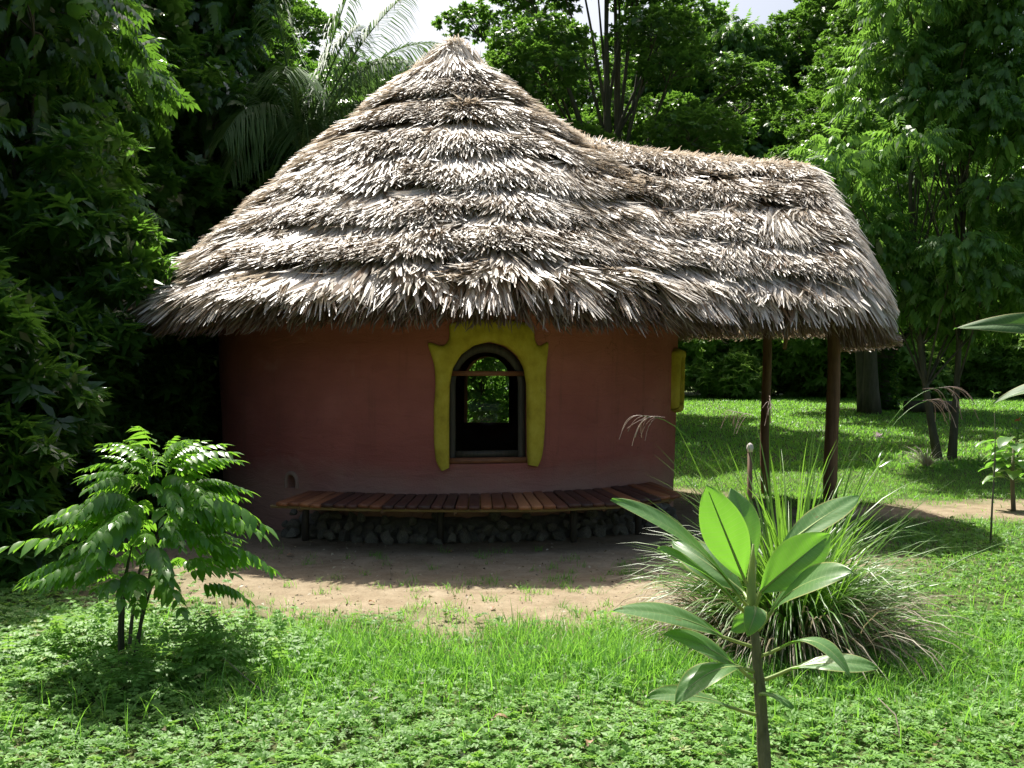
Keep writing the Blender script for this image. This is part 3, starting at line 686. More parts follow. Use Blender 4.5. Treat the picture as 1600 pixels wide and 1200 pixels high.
def rosette(nl, lw, ll, seed=0, cone=.5, detail=False):
    r_ = np.random.default_rng(seed); V = []; Q = []; TV = []; n_ = 0
    T, q_ = leaflet4(lw, ll) if detail else leaf2(lw, ll)
    for k in range(nl):
        a = k*2.4+r_.random()*.5; e = cone*r_.uniform(-.6, 1.1)
        f = np.array([math.cos(a)*.9, .45+math.sin(a)*.6, e])
        Mx = frames(np.array([f]), np.array([[0, .1, 1]]))[0]; s = r_.uniform(.75, 1.15)
        V.append((T*s)@Mx.T+np.array([0, .35*k/nl, 0])); Q.append(q_+n_); TV.append(np.full(len(T), r_.uniform(-.12, .12))); n_ += len(T)
    return np.vstack(V), np.vstack(Q), np.concatenate(TV)
PIN = pinnate(7, .085, .34, .3, .75, seed=1)
PIN2 = pinnate(8, .06, .30, .25, .45, seed=2)
PEND = pinnate(5, .085, .50, .4, 1.1, seed=3)
ROS = rosette(10, .13, .5, 4)
ROSB = rosette(9, .10, .6, 5, .2)

def blobs(n_, rx, ry, zlo, zhi, br, seed, shape=1.0):
    r_ = np.random.default_rng(seed); out_ = []
    for k in range(n_):
        u = (k+.5)/n_; z_ = zlo+(zhi-zlo)*u; prof = math.sin(math.pi*min(.97, .12+.86*u**shape))
        a = k*2.39996+r_.uniform(-.5, .5); rr = math.sqrt(r_.uniform(.12, 1.0))*prof
        out_.append((math.cos(a)*rr*rx, math.sin(a)*rr*ry, z_+r_.uniform(-.3, .3), br*r_.uniform(.7, 1.25)))
    return out_
def make_tree(name, label, cat, bl, nsp, tmpl, lsize, mat, trunk_r, bark, seed, stems=((0, 0),), flat_=.6, droop=.25, group=None, upb=.35, fork=.35, base_r=.0):
    r_ = np.random.default_rng(seed); root = empty(name); tag(root, label, cat, group)
    T, Tq, TV = tmpl; acc = Acc(); pos = []; fwd = []; vr = []
    B = np.array(bl); wts = B[:, 3]**2; wts /= wts.sum()
    for (bx, by, bz, br), w_ in zip(bl, wts):
        n_ = int(nsp*w_); d = norm(r_.normal(size=(n_, 3))); d[:, 2] = d[:, 2]*.8+upb*.5; d = norm(d)
        rad = br*(.45+.6*r_.random(n_)**.6)*(1+.25*(vnoise(d[:, 0]*3+bx, d[:, 1]*3+by, 1.3, 5)-.5))
        p = np.array([bx, by, bz])+d*rad[:, None]*np.array([1, 1, flat_]); pos.append(p)
        f = d*np.array([1, 1, .5])+r_.normal(0, .45, (n_, 3)); f[:, 2] -= droop; fwd.append(f)
        vr.append(np.clip(r_.normal(.45, .2, n_)+.15*(r_.random()-.5), 0, .92))
    pos = np.vstack(pos); fwd = norm(np.vstack(fwd)); vr = np.concatenate(vr)
    scatter(acc, T, Tq, pos, frames(fwd, (0, 0, 1), r_.normal(0, .45, len(pos))), lsize*r_.uniform(.7, 1.3, len(pos)), vr, tvar=TV)
    cr = acc.obj('crown', mat, root)
    tr = Acc(); zmin = min(b[2] for b in bl); zmax = max(b[2] for b in bl); paths = []
    for sx_, sy_ in stems:
        top = np.array([sx_*.6, sy_*.6, zmax*.9]); a_ = np.array([sx_*1.0, sy_, 0]); 
        pt = bez(a_*np.array([.25, .25, 1])-np.array([0, 0, .15]), (sx_*1.6+r_.normal(0, .12), sy_*1.6+r_.normal(0, .12), zmax*.45), top, 14)
        paths.append(pt); rd = trunk_r*np.linspace(1, .14, 14); rd[0] *= 1.5; rd[1] *= 1.15
        tube(tr, pt, rd, 9, wob=.12)
    for (bx, by, bz, br) in bl:
        pt = paths[r_.integers(len(paths))]; hz = max(zmin*.35, bz*fork+r_.uniform(0, .25)*bz); k = int(np.argmin(abs(pt[:, 2]-hz))); p0 = pt[k]
        p1 = np.array([bx, by, bz]); mid = (p0+p1)/2+np.array([0, 0, .12*np.linalg.norm(p1-p0)])+r_.normal(0, .1, 3)
        rr = trunk_r*np.interp(k, [0, 13], [.42, .12])
        tube(tr, bez(p0, mid, p1, 7), np.linspace(rr, rr*.25, 7), 5, cap=False)
        for _ in range(4):
            d = norm(r_.normal(size=3)+np.array([0, 0, .3])); tube(tr, bez(p1-(p1-mid)*.2, p1+d*br*.3+r_.normal(0, .05, 3), p1+d*br*.85*np.array([1, 1, flat_]), 4), np.linspace(rr*.25, rr*.08, 4), 4, cap=False)
    tr.obj('trunk', bark, root, True)
    return root

placed = []
def put(root, x_, y_, rz, s, label=None, first=[]):
    z_ = float(gz(x_, y_))
    if root.name not in first:
        first.append(root.name); root.location = (x_, y_, z_); root.rotation_euler = (0, 0, rz); root.scale = s if hasattr(s, '__len__') else (s, s, s)
        if label: root['label'] = label
        return root
    return copy_thing(root, (x_, y_, z_), rz, s, label)

# left jungle: tall glossy pinnate-leaved trees, leafy right to the ground
TA = make_tree('jungle_tree', 'x', 'tree', blobs(42, 2.3, 2.3, .5, 9.6, .85, 11, .8), 6400, PIN, .40, M['leaf_dark'], .16, M['bark'], 12, ((0, 0), (.5, .2)), group='tall jungle trees on the left')
TA2 = make_tree('jungle_tree', 'x', 'tree', blobs(36, 1.9, 1.9, .4, 8.2, .8, 13, .8), 6600, ROS, .31, M['leaf_dark'], .13, M['bark'], 14, ((0, 0), (-.4, .3)), group='tall jungle trees on the left')
L_ = 'tall jungle trees on the left'
put(TA, -6.6, 12.6, .3, (1, 1, 1.05), 'dark glossy pinnate tree nearest the left end of the hut roof')
put(TA, -8.3, 10.3, 2.1, (1, 1, 1.1), 'dark tree at the left edge of the photo behind the nearest bush')
put(TA, -8.0, 14.6, 4.0, (1.15, 1.15, 1.15), 'tall dark tree in the upper left corner with shiny leaf tips')
put(TA2, -7.2, 17.0, 1.0, (1.2, 1.2, 1.15), 'dark broad leaved tree filling the gap left of the thatch')
put(TA, -6.3, 19.6, 5.2, (1.15, 1.15, 1.2), 'bright topped pinnate tree left of the palm fronds')
put(TA2, -4.6, 20.6, 2.7, (1.1, 1.1, .92), 'dark tree directly behind the left slope of the thatch')
put(TA2, -9.9, 18.5, .5, (1.3, 1.3, 1.5), 'tall dark tree deep in the shade at the far left')
put(TA, -11.5, 14.0, 3.4, (1.3, 1.3, 1.4), 'huge dark tree beyond the left edge behind the others')
put(TA2, -5.9, 9.7, 4.6, (.5, .5, .42), 'low dark broad leaved tree at the left wall of foliage')
for k, (x_, y_, s_) in enumerate(((-9.0, 23, 1.35), (-12.5, 25, 1.6), (-6.3, 25, 1.2), (-3.9, 27, .98))):
    put(TA if k % 2 else TA2, x_, y_, k*1.9, s_, 'tall jungle tree in the back row behind the palm')
# undergrowth at left
BU = make_tree('broadleaf_bush', 'x', 'bush', blobs(13, .8, .8, .25, 1.6, .5, 21, 1), 1700, ROSB, .27, M['leaf_dark'], .04, M['bark'], 22, ((0, 0), (.2, .1), (-.2, .1)), flat_=.8, group='dark bushes under the jungle trees')
for k, (x_, y_, s_, lb) in enumerate(((-4.9, 8.6, 1.25, 'leafy bush at the left edge beside the shaded ground'), (-5.0, 10.4, 1.2, 'dark bush behind the pinnate shrub at left'), (-4.55, 12.2, 1.1, 'dark bush against the left side of the hut wall'), (-6.3, 11.3, 1.5, 'large dark bush between the left edge and the hut'), (-4.9, 14.6, 1.3, 'dark bush just behind the left end of the hut'), (-5.6, 16.4, 1.6, 'shaded bush farther behind the hut at left'), (-5.5, 7.5, 1.0, 'bush just outside the left edge of the photo'))):
    put(BU, x_, y_, k*1.3, s_, lb)
# pale leaved young tree in front of the left wall of foliage
YT = make_tree('young_tree', 'slender young tree with upright light green leaf whorls at left', 'tree', blobs(12, .55, .55, 1.6, 3.9, .42, 31, 1), 520, ROSB, .34, M['leaf_dark'], .03, M['bark'], 32)
put(YT, -4.6, 10.9, 0, 1.0)
put(YT, -5.3, 8.9, 2, .8, 'young tree with bright leaf whorls at the left edge of the photo')

# mid tree behind the annexe and right-hand trees
TB = make_tree('spreading_tree', 'dark spreading tree with layered branches against the sky behind the hut', 'tree', blobs(46, 4.8, 3.4, 4.3, 12.8, 1.0, 41, .9), 14500, ROS, .25, M['leaf_mid'], .24, M['bark'], 42, ((0, 0), (.6, .3)), flat_=.42, droop=.1, upb=.6, fork=.45)
put(TB, 2.4, 25.5, .4, 1.0)
put(TB, 10.9, 30.2, 1.4, .95, 'spreading tree behind the far right end of the annexe')
put(TB, .6, 33.0, 2.4, .95, 'spreading tree farther back just right of the roof peak')
put(TB, 11, 57.0, 4.2, 1.6, 'tall spreading tree between the dark tree and the bright right hand trees')
TC = make_tree('drooping_tree', 'x', 'tree', blobs(56, 3.0, 2.5, 3.0, 11.6, .78, 51, .8), 8600, PEND, .335, M['leaf_bright'], .075, M['bark'], 52, ((.35, 0), (-.75, .1)), droop=.45, group='bright drooping leaved trees on the right')
put(TC, 8.05, 18.4, .3, .88, 'bright green drooping tree with twin dark trunks on the right lawn')
put(TC, 24, 57, 2.0, 1.75, 'bright drooping tree at the far right edge of the lawn')
put(TC, 16, 55, 3.8, 1.7, 'bright drooping tree behind the end of the thatched annexe')
put(TC, 7.5, 53.0, 5.0, 1.6, 'drooping tree standing far behind the ridge of the annexe')
put(TC, 13.2, 19.5, 1.0, 1.0, 'drooping tree just beyond the right edge of the photo')
TE = make_tree('ivy_clad_tree', 'dark thick trunk wrapped in creeper at the back of the lawn', 'tree', blobs(34, 3.6, 3.0, 2.6, 9.5, 1.05, 71, .8), 10500, ROS, .26, M['leaf_mid'], .34, M['bark'], 72, droop=.15)
put(TE, 11.9, 32.2, 0, 1.0)
ac = Acc(); n_ = 1300; a = rng.random(n_)*2*np.pi; zc_ = rng.random(n_)**1.3*3.6; rr = .42+.12*rng.random(n_)-zc_*.02
scatter(ac, ROS[0], ROS[1], np.column_stack([np.cos(a)*rr, np.sin(a)*rr, zc_]), frames(np.column_stack([np.cos(a), np.sin(a), -.6+0*a])), .22*rng.uniform(.6, 1.2, n_), rng.uniform(.1, .7, n_), tvar=ROS[2])
ac.obj('creeper', M['leaf_dark'], TE)

# far wood behind the lawn
fg = 'trees of the wood behind the lawn'
k = 0
for (x_, y_, s_) in ((-13, 44, 1.5), (-8, 46, 1.45), (-3.2, 38, .84), (1.9, 49, 1.15), (6.8, 54, 1.6), (12, 53, 1.65), (18, 55, 1.75), (24.5, 54, 1.75), (31, 56, 1.8), (-19, 33, 1.5), (9, 62, 1.8), (16, 64, 1.9), (26, 64, 2.0), (-9, 48, 1.3), (-16, 48, 1.7), (38, 55, 1.8), (-25, 38, 1.7)):
    o = put((TB, TE, TC)[k % 3], x_, y_, k*1.7, s_, ('broad tree in the wood behind the lawn', 'mid green tree in the wood behind the lawn', 'drooping tree in the wood behind the lawn')[k % 3]); o['group'] = fg+(' ', ' standing ', ' deep ')[k % 3].rstrip(); k += 1
BV = make_tree('sunlit_bush', 'x', 'bush', blobs(20, 1.8, 1.3, .3, 2.6, .75, 81, 1), 3200, ROSB, .36, M['leaf_under'], .05, M['bark'], 82, ((0, 0), (.3, .1)), flat_=.8, group='sunlit bushes along the far edge of the lawn')
k = 0
for x_ in np.arange(4.0, 36, 2.35):
    put(BV, x_+random.uniform(-.5, .5), 41+random.uniform(-1.2, 1.6), k*2.1, random.uniform(1.0, 1.7), 'sunlit pale green bush along the far edge of the lawn'); k += 1
WB = make_tree('garden_bush', 'airy bright green bush seen through the arched window', 'bush', blobs(12, .9, .6, .5, 3.0, .4, 88, 1), 520, ROSB, .26, M['leaf_bright'], .025, M['bark'], 89, flat_=.8); put(WB, -.5, 17.9, 1, 1.0)
for x_ in (-18, -14, -10, -6, -2, 1.5):
    put(BV, x_, 30+random.uniform(-1, 1), k*2.1, 1.5, 'sunlit pale green bush along the far edge of the lawn'); k += 1

# ------------------------------------------------------------------ palm
def frond(acc, base, tip, sag, nl, ll, up=(0, 0, 1), wl=.014, hang=.6, var=.5, seed=0):
    r_ = np.random.default_rng(seed); base = np.array(base, float); tip = np.array(tip, float); mid = (base+tip)/2+np.array([0, 0, sag])
    P = bez(base, mid, tip, 16); tube(acc, P, np.linspace(.028, .006, 16), 5, var, cap=False)
    tan = norm(np.gradient(P, axis=0)); ts = np.linspace(.12, .99, nl)
    pos = np.stack([np.interp(ts*15, np.arange(16), P[:, c]) for c in range(3)], -1); tn = np.stack([np.interp(ts*15, np.arange(16), tan[:, c]) for c in range(3)], -1)
    for sd_ in (-1, 1):
        sv = norm(np.cross(tn, np.array(up)))*sd_
        d = norm(sv*.8+tn*.7+np.array([0, 0, .15])+r_.normal(0, .08, (nl, 3))); L_ = ll*np.sin(np.pi*(.12+.8*ts))*r_.uniform(.85, 1.1, nl)
        n1 = norm(np.cross(d, np.array([0, 0, 1.]))); V = []
        for k_, (s, wv) in enumerate(((0, .6), (.35, 1), (.7, .8), (1, .1))):
            c = pos+d*(L_*s)[:, None]-np.array([0, 0, 1])*(L_*hang*s*s)[:, None]; V += [c-n1*wl*wv, c+n1*wl*wv]
        V = np.stack(V, 1); q_ = np.array([[0, 1, 3, 2], [2, 3, 5, 4], [4, 5, 7, 6]])
        acc.add(V.reshape(-1, 3), (q_[None]+(np.arange(nl)*8)[:, None, None]).reshape(-1, 4), None, np.repeat(np.clip(r_.normal(var, .15, nl), 0, .9), 8))
palm = empty('palm_tree', (-3.9, 18.4, float(gz(-3.9, 18.4)))); tag(palm, 'feathery palm with arching fronds beside the roof peak', 'palm tree')
acc = Acc(); tube(acc, [(0, 0, -.1), (.05, 0, 3), (0, 0, 5.6)], [.16, .13, .11], 10, wob=.06); acc.obj('trunk', M['bark_pale'], palm, True)
fr_l = [(1.9, -.6, 3.35+1.2, 1.9), (1.1, -.8, 7.1-.7, 1.1), (2.4, .2, 7.2-.8, 1.8), (.4, -1.4, 3.9, 1.8), (-.9, -1.6, 4.2, 2.0), (-1.5, -.4, 5.0, 1.7), (.2, 1.5, 5.4, 1.6), (-1.1, 1.2, 6.2, 1.2), (1.5, 1.0, 6.4, 1.5), (.9, -.2, 7.4, .6), (-.4, -.6, 7.3, .6), (-.9, -1.2, 3.7, 2.3), (2.0, -.9, 5.7, 1.7), (0.1, -1.9, 5.2, 1.8), (1.9, -1.0, 6.9, 1.0)]
for k, (dx, dy, z_, sg) in enumerate(fr_l):
    acc = Acc(); frond(acc, (0, 0, 5.6), (dx*1.1, dy, z_+1.35), sg*.75, 64, .95, hang=.9, var=.6, seed=200+k); acc.obj('frond', M['palm_leaf'], palm)

# ------------------------------------------------------------------ lawn, ground cover
def ribbons(acc, pos, L, W, az, lean, var, nseg=2, bend=.5):
    n_ = len(pos); d = np.column_stack([np.cos(az), np.sin(az), 0*az]); s = np.column_stack([-np.sin(az), np.cos(az), 0*az])
    tw = rng.uniform(-.9, .9, n_)[:, None]; s = s*np.cos(tw)+d*np.sin(tw); V = []
    for k in range(nseg+1):
        t = k/nseg; hgt = L*(t-.5*bend*lean*t*t); out_ = L*lean*(t*.35+.65*t*t)
        c = pos+d*out_[:, None]+np.array([0, 0, 1])*hgt[:, None]; wv = (1-t**1.6)*.95+.05 if k < nseg else 0
        if k < nseg: V += [c-s*(W*wv)[:, None]*.5, c+s*(W*wv)[:, None]*.5]
        else: V += [c]
    V = np.stack(V, 1); nv = V.shape[1]; off = (np.arange(n_)*nv)[:, None, None]
    q_ = np.array([[2*k, 2*k+1, 2*k+3, 2*k+2] for k in range(nseg-1)])
    acc.add(V.reshape(-1, 3), (q_[None]+off).reshape(-1, 4) if len(q_) else None, (np.array([[2*nseg-2, 2*nseg-1, 2*nseg]])[None]+off).reshape(-1, 3), np.repeat(var, nv))
def inview(x, y, m_=.3): return abs(x) < y*.53+m_
hutmask = lambda x, y: np.hypot(x-HX, y-HY) < 3.05
def field(n_, x0, x1, y0, y1):
    x = rng.uniform(x0, x1, n_); y = rng.uniform(y0, y1, n_); k = inview(x, y, .8) & ~hutmask(x, y); return x[k], y[k]
# mask of the long grass band (0..1)
def longgrass(x, y):
    n1 = fbm(x, y, .8, 130)-.5
    return np.clip(1.3-abs(y-5.75-.35*n1)/1.05, 0, 1)*np.clip((x+2.05+1.0*n1)*1.6, 0, 1)*np.clip(1.1-(x-1.6)*.25, .35, 1)
acc = Acc()
x, y = field(125000, -3.0, 5, 3.6, 8.2); d = dirtmask(x, y); lg = longgrass(x, y)
k = rng.random(len(x)) < (.08+.92*lg)*(1-d)**1.5*np.clip(.25+1.5*fbm(x, y, 2.8, 147), 0, 1); x, y, lg = x[k], y[k], lg[k]
cl = fbm(x, y, 2.2, 140)
L = (.045+.11*lg*rng.uniform(.4, 1.3, len(x)))*(.35+1.3*cl); az = rng.uniform(0, 2*np.pi, len(x))
ribbons(acc, np.column_stack([x, y, gz(x, y)]), L, rng.uniform(.004, .0075, len(x)), az, rng.uniform(.15, 1.1, len(x)), np.clip(rng.normal(.52, .25, len(x))+.7*(fbm(x, y, 1.4, 145)-.5), 0, 1), 3)
# a few taller blades
x, y = field(1800, -2.4, 5, 4.2, 7.3); k = dirtmask(x, y) < .3; x, y = x[k], y[k]
ribbons(acc, np.column_stack([x, y, gz(x, y)]), rng.uniform(.14, .28, len(x)), rng.uniform(.005, .009, len(x)), rng.uniform(0, 6.28, len(x)), rng.uniform(.1, 1, len(x)), np.clip(rng.normal(.55, .2, len(x)), 0, 1), 4)
tag(acc.obj('long_grass', M['grass']), 'long bright green grass in front of the bare earth', kind='stuff')
# mown lawn on the right and beyond
acc = Acc()
x, y = field(90000, 1.5, 10, 7.6, 18); d = dirtmask(x, y); pt = fbm(x, y, 1.2, 150); k = rng.random(len(x)) < np.clip((1-d)**1.6*(.35+1.2*pt), 0.02, 1); x, y = x[k], y[k]
ribbons(acc, np.column_stack([x, y, gz(x, y)]), rng.uniform(.025, .075, len(x)), rng.uniform(.006, .012, len(x)), rng.uniform(0, 6.28, len(x)), rng.uniform(.3, 1.2, len(x)), np.clip(rng.normal(.55, .24, len(x)), 0, 1), 2)
x, y = field(120000, 2.5, 24, 17, 42); pt = fbm(x, y, .6, 155); k = rng.random(len(x)) < .45+.8*pt; x, y = x[k], y[k]
ribbons(acc, np.column_stack([x, y, gz(x, y)]), rng.uniform(.04, .12, len(x)), rng.uniform(.018, .035, len(x)), rng.uniform(0, 6.28, len(x)), rng.uniform(.3, 1.2, len(x)), np.clip(rng.normal(.55, .22, len(x)), 0, 1), 2)
tag(acc.obj('lawn_grass', M['grass']), 'short lawn grass behind and right of the hut', kind='stuff')
# tufts on the bare earth
acc = Acc(); nt2 = 420; tx = rng.uniform(-3, 3.2, nt2); ty = rng.uniform(6.6, 9.6, nt2)
keep = (dirtmask(tx, ty) > .3) & (rng.random(nt2) < np.clip(.25+1.0*(fbm(tx, ty, 1.5, 160)-.4)+.35*((tx > -.6) & (ty < 8.6) & (ty > 7.6)), .05, 1)); tx, ty = tx[keep], ty[keep]
rep = rng.integers(6, 26, len(tx)); bx = np.repeat(tx, rep)+rng.normal(0, .035, rep.sum()); by = np.repeat(ty, rep)+rng.normal(0, .03, rep.sum())
ribbons(acc, np.column_stack([bx, by, gz(bx, by)]), rng.uniform(.03, .10, len(bx)), rng.uniform(.003, .006, len(bx)), rng.uniform(0, 6.28, len(bx)), rng.uniform(.3, 1.3, len(bx)), np.clip(rng.normal(.5, .22, len(bx)), 0, 1), 3)
tag(acc.obj('sparse_grass', M['grass']), 'sparse grass tufts sprouting from the bare earth', kind='stuff')
# small pebbles and crumbs of earth
acc = Acc(); n_ = 2600; tx = rng.uniform(-3.6, 3.4, n_); ty = rng.uniform(6.3, 10.1, n_); kk = (dirtmask(tx, ty) > .35) & (rng.random(n_) < .3+.9*fbm(tx, ty, 1.3, 190)); tx, ty = tx[kk], ty[kk]; n_ = len(tx)
OC = np.array([[1, 0, 0], [0, 1, 0], [-1, 0, 0], [0, -1, 0], [0, 0, .7], [0, 0, -.7]]); OT = np.array([[0, 1, 4], [1, 2, 4], [2, 3, 4], [3, 0, 4], [1, 0, 5], [2, 1, 5], [3, 2, 5], [0, 3, 5]])
scatter(acc, OC, None, np.column_stack([tx, ty, gz(tx, ty)+.002]), frames(rng.normal(size=(n_, 3))), (.003+.011*rng.random(n_)**4)[:, None]*rng.uniform(.6, 1.3, (n_, 3)), rng.random(n_), OT)
mg, ng, og = newmat('pebble'); principled(ng, og, ramp(ng, [(0, (.10, .07, .05)), (.5, (.25, .19, .13)), (1, (.45, .38, .3))], attrf(ng)), .9, None, .2)
tag(acc.obj('gravel', mg), 'small pebbles and crumbs of earth on the bare ground', kind='stuff')
# broad-leaved ground cover
SPR = rosette(7, .17, .62, 8, .5, True)
def cover(n_, x0, x1, y0, y1, sz, dens, hz=.02):
    x, y = field(n_, x0, x1, y0, y1); k = rng.random(len(x)) < dens(x, y)*(1-dirtmask(x, y))**2; x, y = x[k], y[k]
    m_ = len(x); f = np.column_stack([rng.normal(0, 1, m_), rng.normal(0, 1, m_), rng.uniform(.1, .9, m_)])
    h = hz+hz*2.2*fbm(x, y, 2.6, 170)*rng.random(m_)
    scatter(acc, SPR[0], SPR[1], np.column_stack([x, y, gz(x, y)+h]), frames(f), sz*rng.uniform(.6, 1.35, m_), np.clip(rng.normal(.5, .2, m_)+.35*(fbm(x, y, 1.1, 175)-.5), 0, 1), tvar=SPR[2])
acc = Acc()
cover(28000, -3.4, 4.2, 3.5, 6.8, .05, lambda x, y: np.clip(1.15-longgrass(x, y)*.85, 0, 1)*np.clip(.45+1.2*fbm(x, y, 1.9, 148), 0, 1), .028)
cover(12000, -5.6, -2.1, 5.2, 10.2, .065, lambda x, y: .8+0*x, .03)
cover(9000, 1.6, 6.5, 6.2, 11.5, .055, lambda x, y: .7*np.clip(1.5*fbm(x, y, 1, 180), 0, 1), .015)
tag(acc.obj('ground_cover', M['cover']), 'low broad leaved ground cover across the foreground', kind='stuff')
acc = Acc(); x, y = field(4200, -3.4, 5.5, 3.6, 10); k = (dirtmask(x, y) < .6) | (rng.random(len(x)) < .45); x, y = x[k], y[k]; n_ = len(x); f = np.column_stack([rng.normal(0, 1, n_), rng.normal(0, 1, n_), rng.normal(.1, .3, n_)]); T_, q_ = leaflet4(.3, 1, .3, .3)
scatter(acc, T_, q_, np.column_stack([x, y, gz(x, y)+rng.uniform(.01, .055, n_)]), frames(f, roll=rng.normal(0, .6, n_)), rng.uniform(.012, .038, n_), rng.random(n_))
tag(acc.obj('leaf_litter', M['dryblade']), 'scattered dry leaf litter among the ground cover', kind='stuff')
# leggy weeds beside the shrub at left
acc = Acc(); WS = pinnate(4, .11, .34, .1, .25, True, seed=9)
for (cx_, cy_, rad_, n_) in ((-1.62, 5.65, .62, 420), (-2.5, 5.9, .5, 260), (-1.9, 5.1, .4, 160)):
    x = rng.normal(cx_, rad_*.5, n_); y = rng.normal(cy_, rad_*.42, n_); h = rng.uniform(.04, .26, n_)*np.clip(1.2-np.hypot(x-cx_, y-cy_)/rad_, .2, 1)
    f = np.column_stack([rng.normal(0, 1, n_), rng.normal(0, 1, n_), rng.uniform(.1, .8, n_)])
    scatter(acc, WS[0], WS[1], np.column_stack([x, y, gz(x, y)+h]), frames(f), .10*rng.uniform(.6, 1.3, n_), np.clip(rng.normal(.62, .2, n_), 0, 1), tvar=WS[2])
    for a, b, c_ in list(zip(x, y, h))[::4]:
        tube(acc, [(a+rng.normal(0, .03), b, float(gz(a, b))), (a, b, float(gz(a, b))+c_)], .0022, 4, .95, cap=False)
tag(acc.obj('weeds', M['cover']), 'leggy light green weeds around the foot of the shrub', kind='stuff')

# ------------------------------------------------------------------ pinnate shrub (front left)
SX, SY = -2.12, 5.5; SZ = float(gz(SX, SY))
shrub = empty('pinnate_shrub', (SX, SY, SZ), 0, .93); tag(shrub, 'small shrub with arching pinnate leaves in front of the hut at left', 'shrub')
acc = Acc(); tips = []
for k in range(5):
    a = k*2.4+.3; t = .07+.07*random.random(); hgt = (.95, .75, .85, .6, .7, 1.1, .5)[k]
    P = bez((.03*math.cos(a), .03*math.sin(a), -.03), (.08*math.cos(a), .08*math.sin(a), hgt*.5), (t*math.cos(a)+.14*hgt, t*math.sin(a), hgt), 9)
    tube(acc, P, np.linspace(.014, .005, 9), 7, wob=.1); tips.append(P)
acc.obj('stem', M['bark'], shrub, True)
SF = []
for s in range(5):
    V, q_, tv = pinnate(8+s % 3, .058, .27, .45, .85, 2, True, .006, seed=300+s); SF.append(meshdata('leaf', V, q_, M['shrub_leaf'], np.clip(.5+tv, 0, 1), True))
    V2 = None
SFl = []
for s in range(4):
    V, q_, tv = pinnate(6, .065, .30, .38, .6, 2, True, .006, seed=320+s); SFl.append(meshdata('leaf', V, q_, M['shrub_leaf'], np.clip(.8+tv, 0, 1), True))
nfz = 150
for k in range(nfz):
    t = (k+.5)/nfz; z_ = .50+.78*t**.9; a = k*2.39996+random.uniform(-.3, .3)
    reach = .27*(1-t)+.10; e = random.uniform(-.05, .4)+.75*max(0, t-.72)/.28
    f = Vector((math.cos(a)*math.cos(e), math.sin(a)*math.cos(e), math.sin(e))); s = Vector((-math.sin(a), math.cos(a), 0)); up = s.cross(f)*-1
    Mx = Matrix((f.cross(Vector((0, 0, 1))).normalized(), f, f.cross(Vector((0, 0, 1))).normalized().cross(f))).transposed()
    me = random.choice(SFl if random.random() < .35 else SF)
    ln = random.uniform(.20, .40)*(1.25 if random.random() < .15 else 1)*(1.08-.3*abs(t-.55))*(.85 if t > .85 else 1)
    o = share('leaf', me, shrub, (math.cos(a)*reach*random.uniform(.5, 1.1)+.14*z_, math.sin(a)*reach*random.uniform(.5, 1.1), z_), Mx.to_euler(), ln)

# ------------------------------------------------------------------ big grass clump
GX, GY = 1.72, 6.15; GZ = float(gz(GX, GY))
clump = empty('tall_grass_clump', (GX, GY, GZ)); tag(clump, 'big fountain of long bladed guinea grass behind the plumeria', 'grass clump')
def bladegeo(a, r0, L, W, up, sag, nseg=8, tw=0.0):
    t = np.linspace(0, 1, nseg+1); e0 = up; th_ = e0-sag*t**1.4        # elevation angle along the blade
    st = L/nseg; dr = np.concatenate([[0], np.cumsum(np.cos(th_[:-1])*st)]); dz_ = np.concatenate([[0], np.cumsum(np.sin(th_[:-1])*st)])
    rr = r0+dr; z_ = np.maximum(dz_, .02+.03*t)
    c = np.column_stack([np.cos(a)*rr, np.sin(a)*rr, z_]); ta = a+math.pi/2+tw*t
    s = np.column_stack([np.cos(ta), np.sin(ta), .25*np.sin(3*t+a)]); wv = W*np.minimum(1, .45+1.6*t)*(1-t**2.2)+.0006
    mid = np.cross(norm(s), norm(np.gradient(c, axis=0)))*(-wv*.18)[:, None]
    V = np.stack([c-s*wv[:, None]*.5, c+mid, c+s*wv[:, None]*.5], 1).reshape(-1, 3)
    q_ = np.array([[3*k+j, 3*k+j+1, 3*k+j+4, 3*k+j+3] for k in range(nseg) for j in (0, 1)])
    return V, q_
for k in range(280):
    a = random.uniform(0, 2*math.pi); g_ = random.random()
    if g_ < .42: up, sag, L = random.uniform(1.2, 1.52), random.uniform(.2, 1.2), random.uniform(.9, 1.5)
    elif g_ < .85: up, sag, L = random.uniform(.85, 1.35), random.uniform(1.4, 2.9), random.uniform(.7, 1.25)
    else: up, sag, L = random.uniform(.5, .9), random.uniform(.9, 1.8), random.uniform(.6, 1.1)
    V, q_ = bladegeo(a, random.uniform(.02, .26), L, random.uniform(.012, .024), up, sag, tw=random.uniform(-.8, .8))
    obj('blade', V, q_, M['blade'], clump, np.full(len(V), random.uniform(.15, .95)), True)
acc = Acc()
for k in range(800):
    g_ = random.random(); V, q_ = bladegeo(random.uniform(0, 6.28), random.uniform(.02, .33), random.uniform(.5, 1.1), random.uniform(.012, .022), random.uniform(.8, 1.5), random.uniform(.6, 2.6), 6, random.uniform(-.8, .8)); acc.add(V, q_, None, random.uniform(.05, .8))
acc.obj('fine_blades', M['blade'], clump, True)['kind'] = 'stuff'
acc = Acc()
for k in range(1000):
    V, q_ = bladegeo(random.uniform(0, 6.28), random.uniform(.15, .52), random.uniform(.4, .85), random.uniform(.007, .017), random.uniform(.5, 1.35), random.uniform(1.4, 3.0), 6, random.uniform(-1.2, 1.2)); acc.add(V, q_, None, random.uniform(0, 1)**1.5)
acc.obj('dead_blades', M['dryblade'], clump, True)['kind'] = 'stuff'
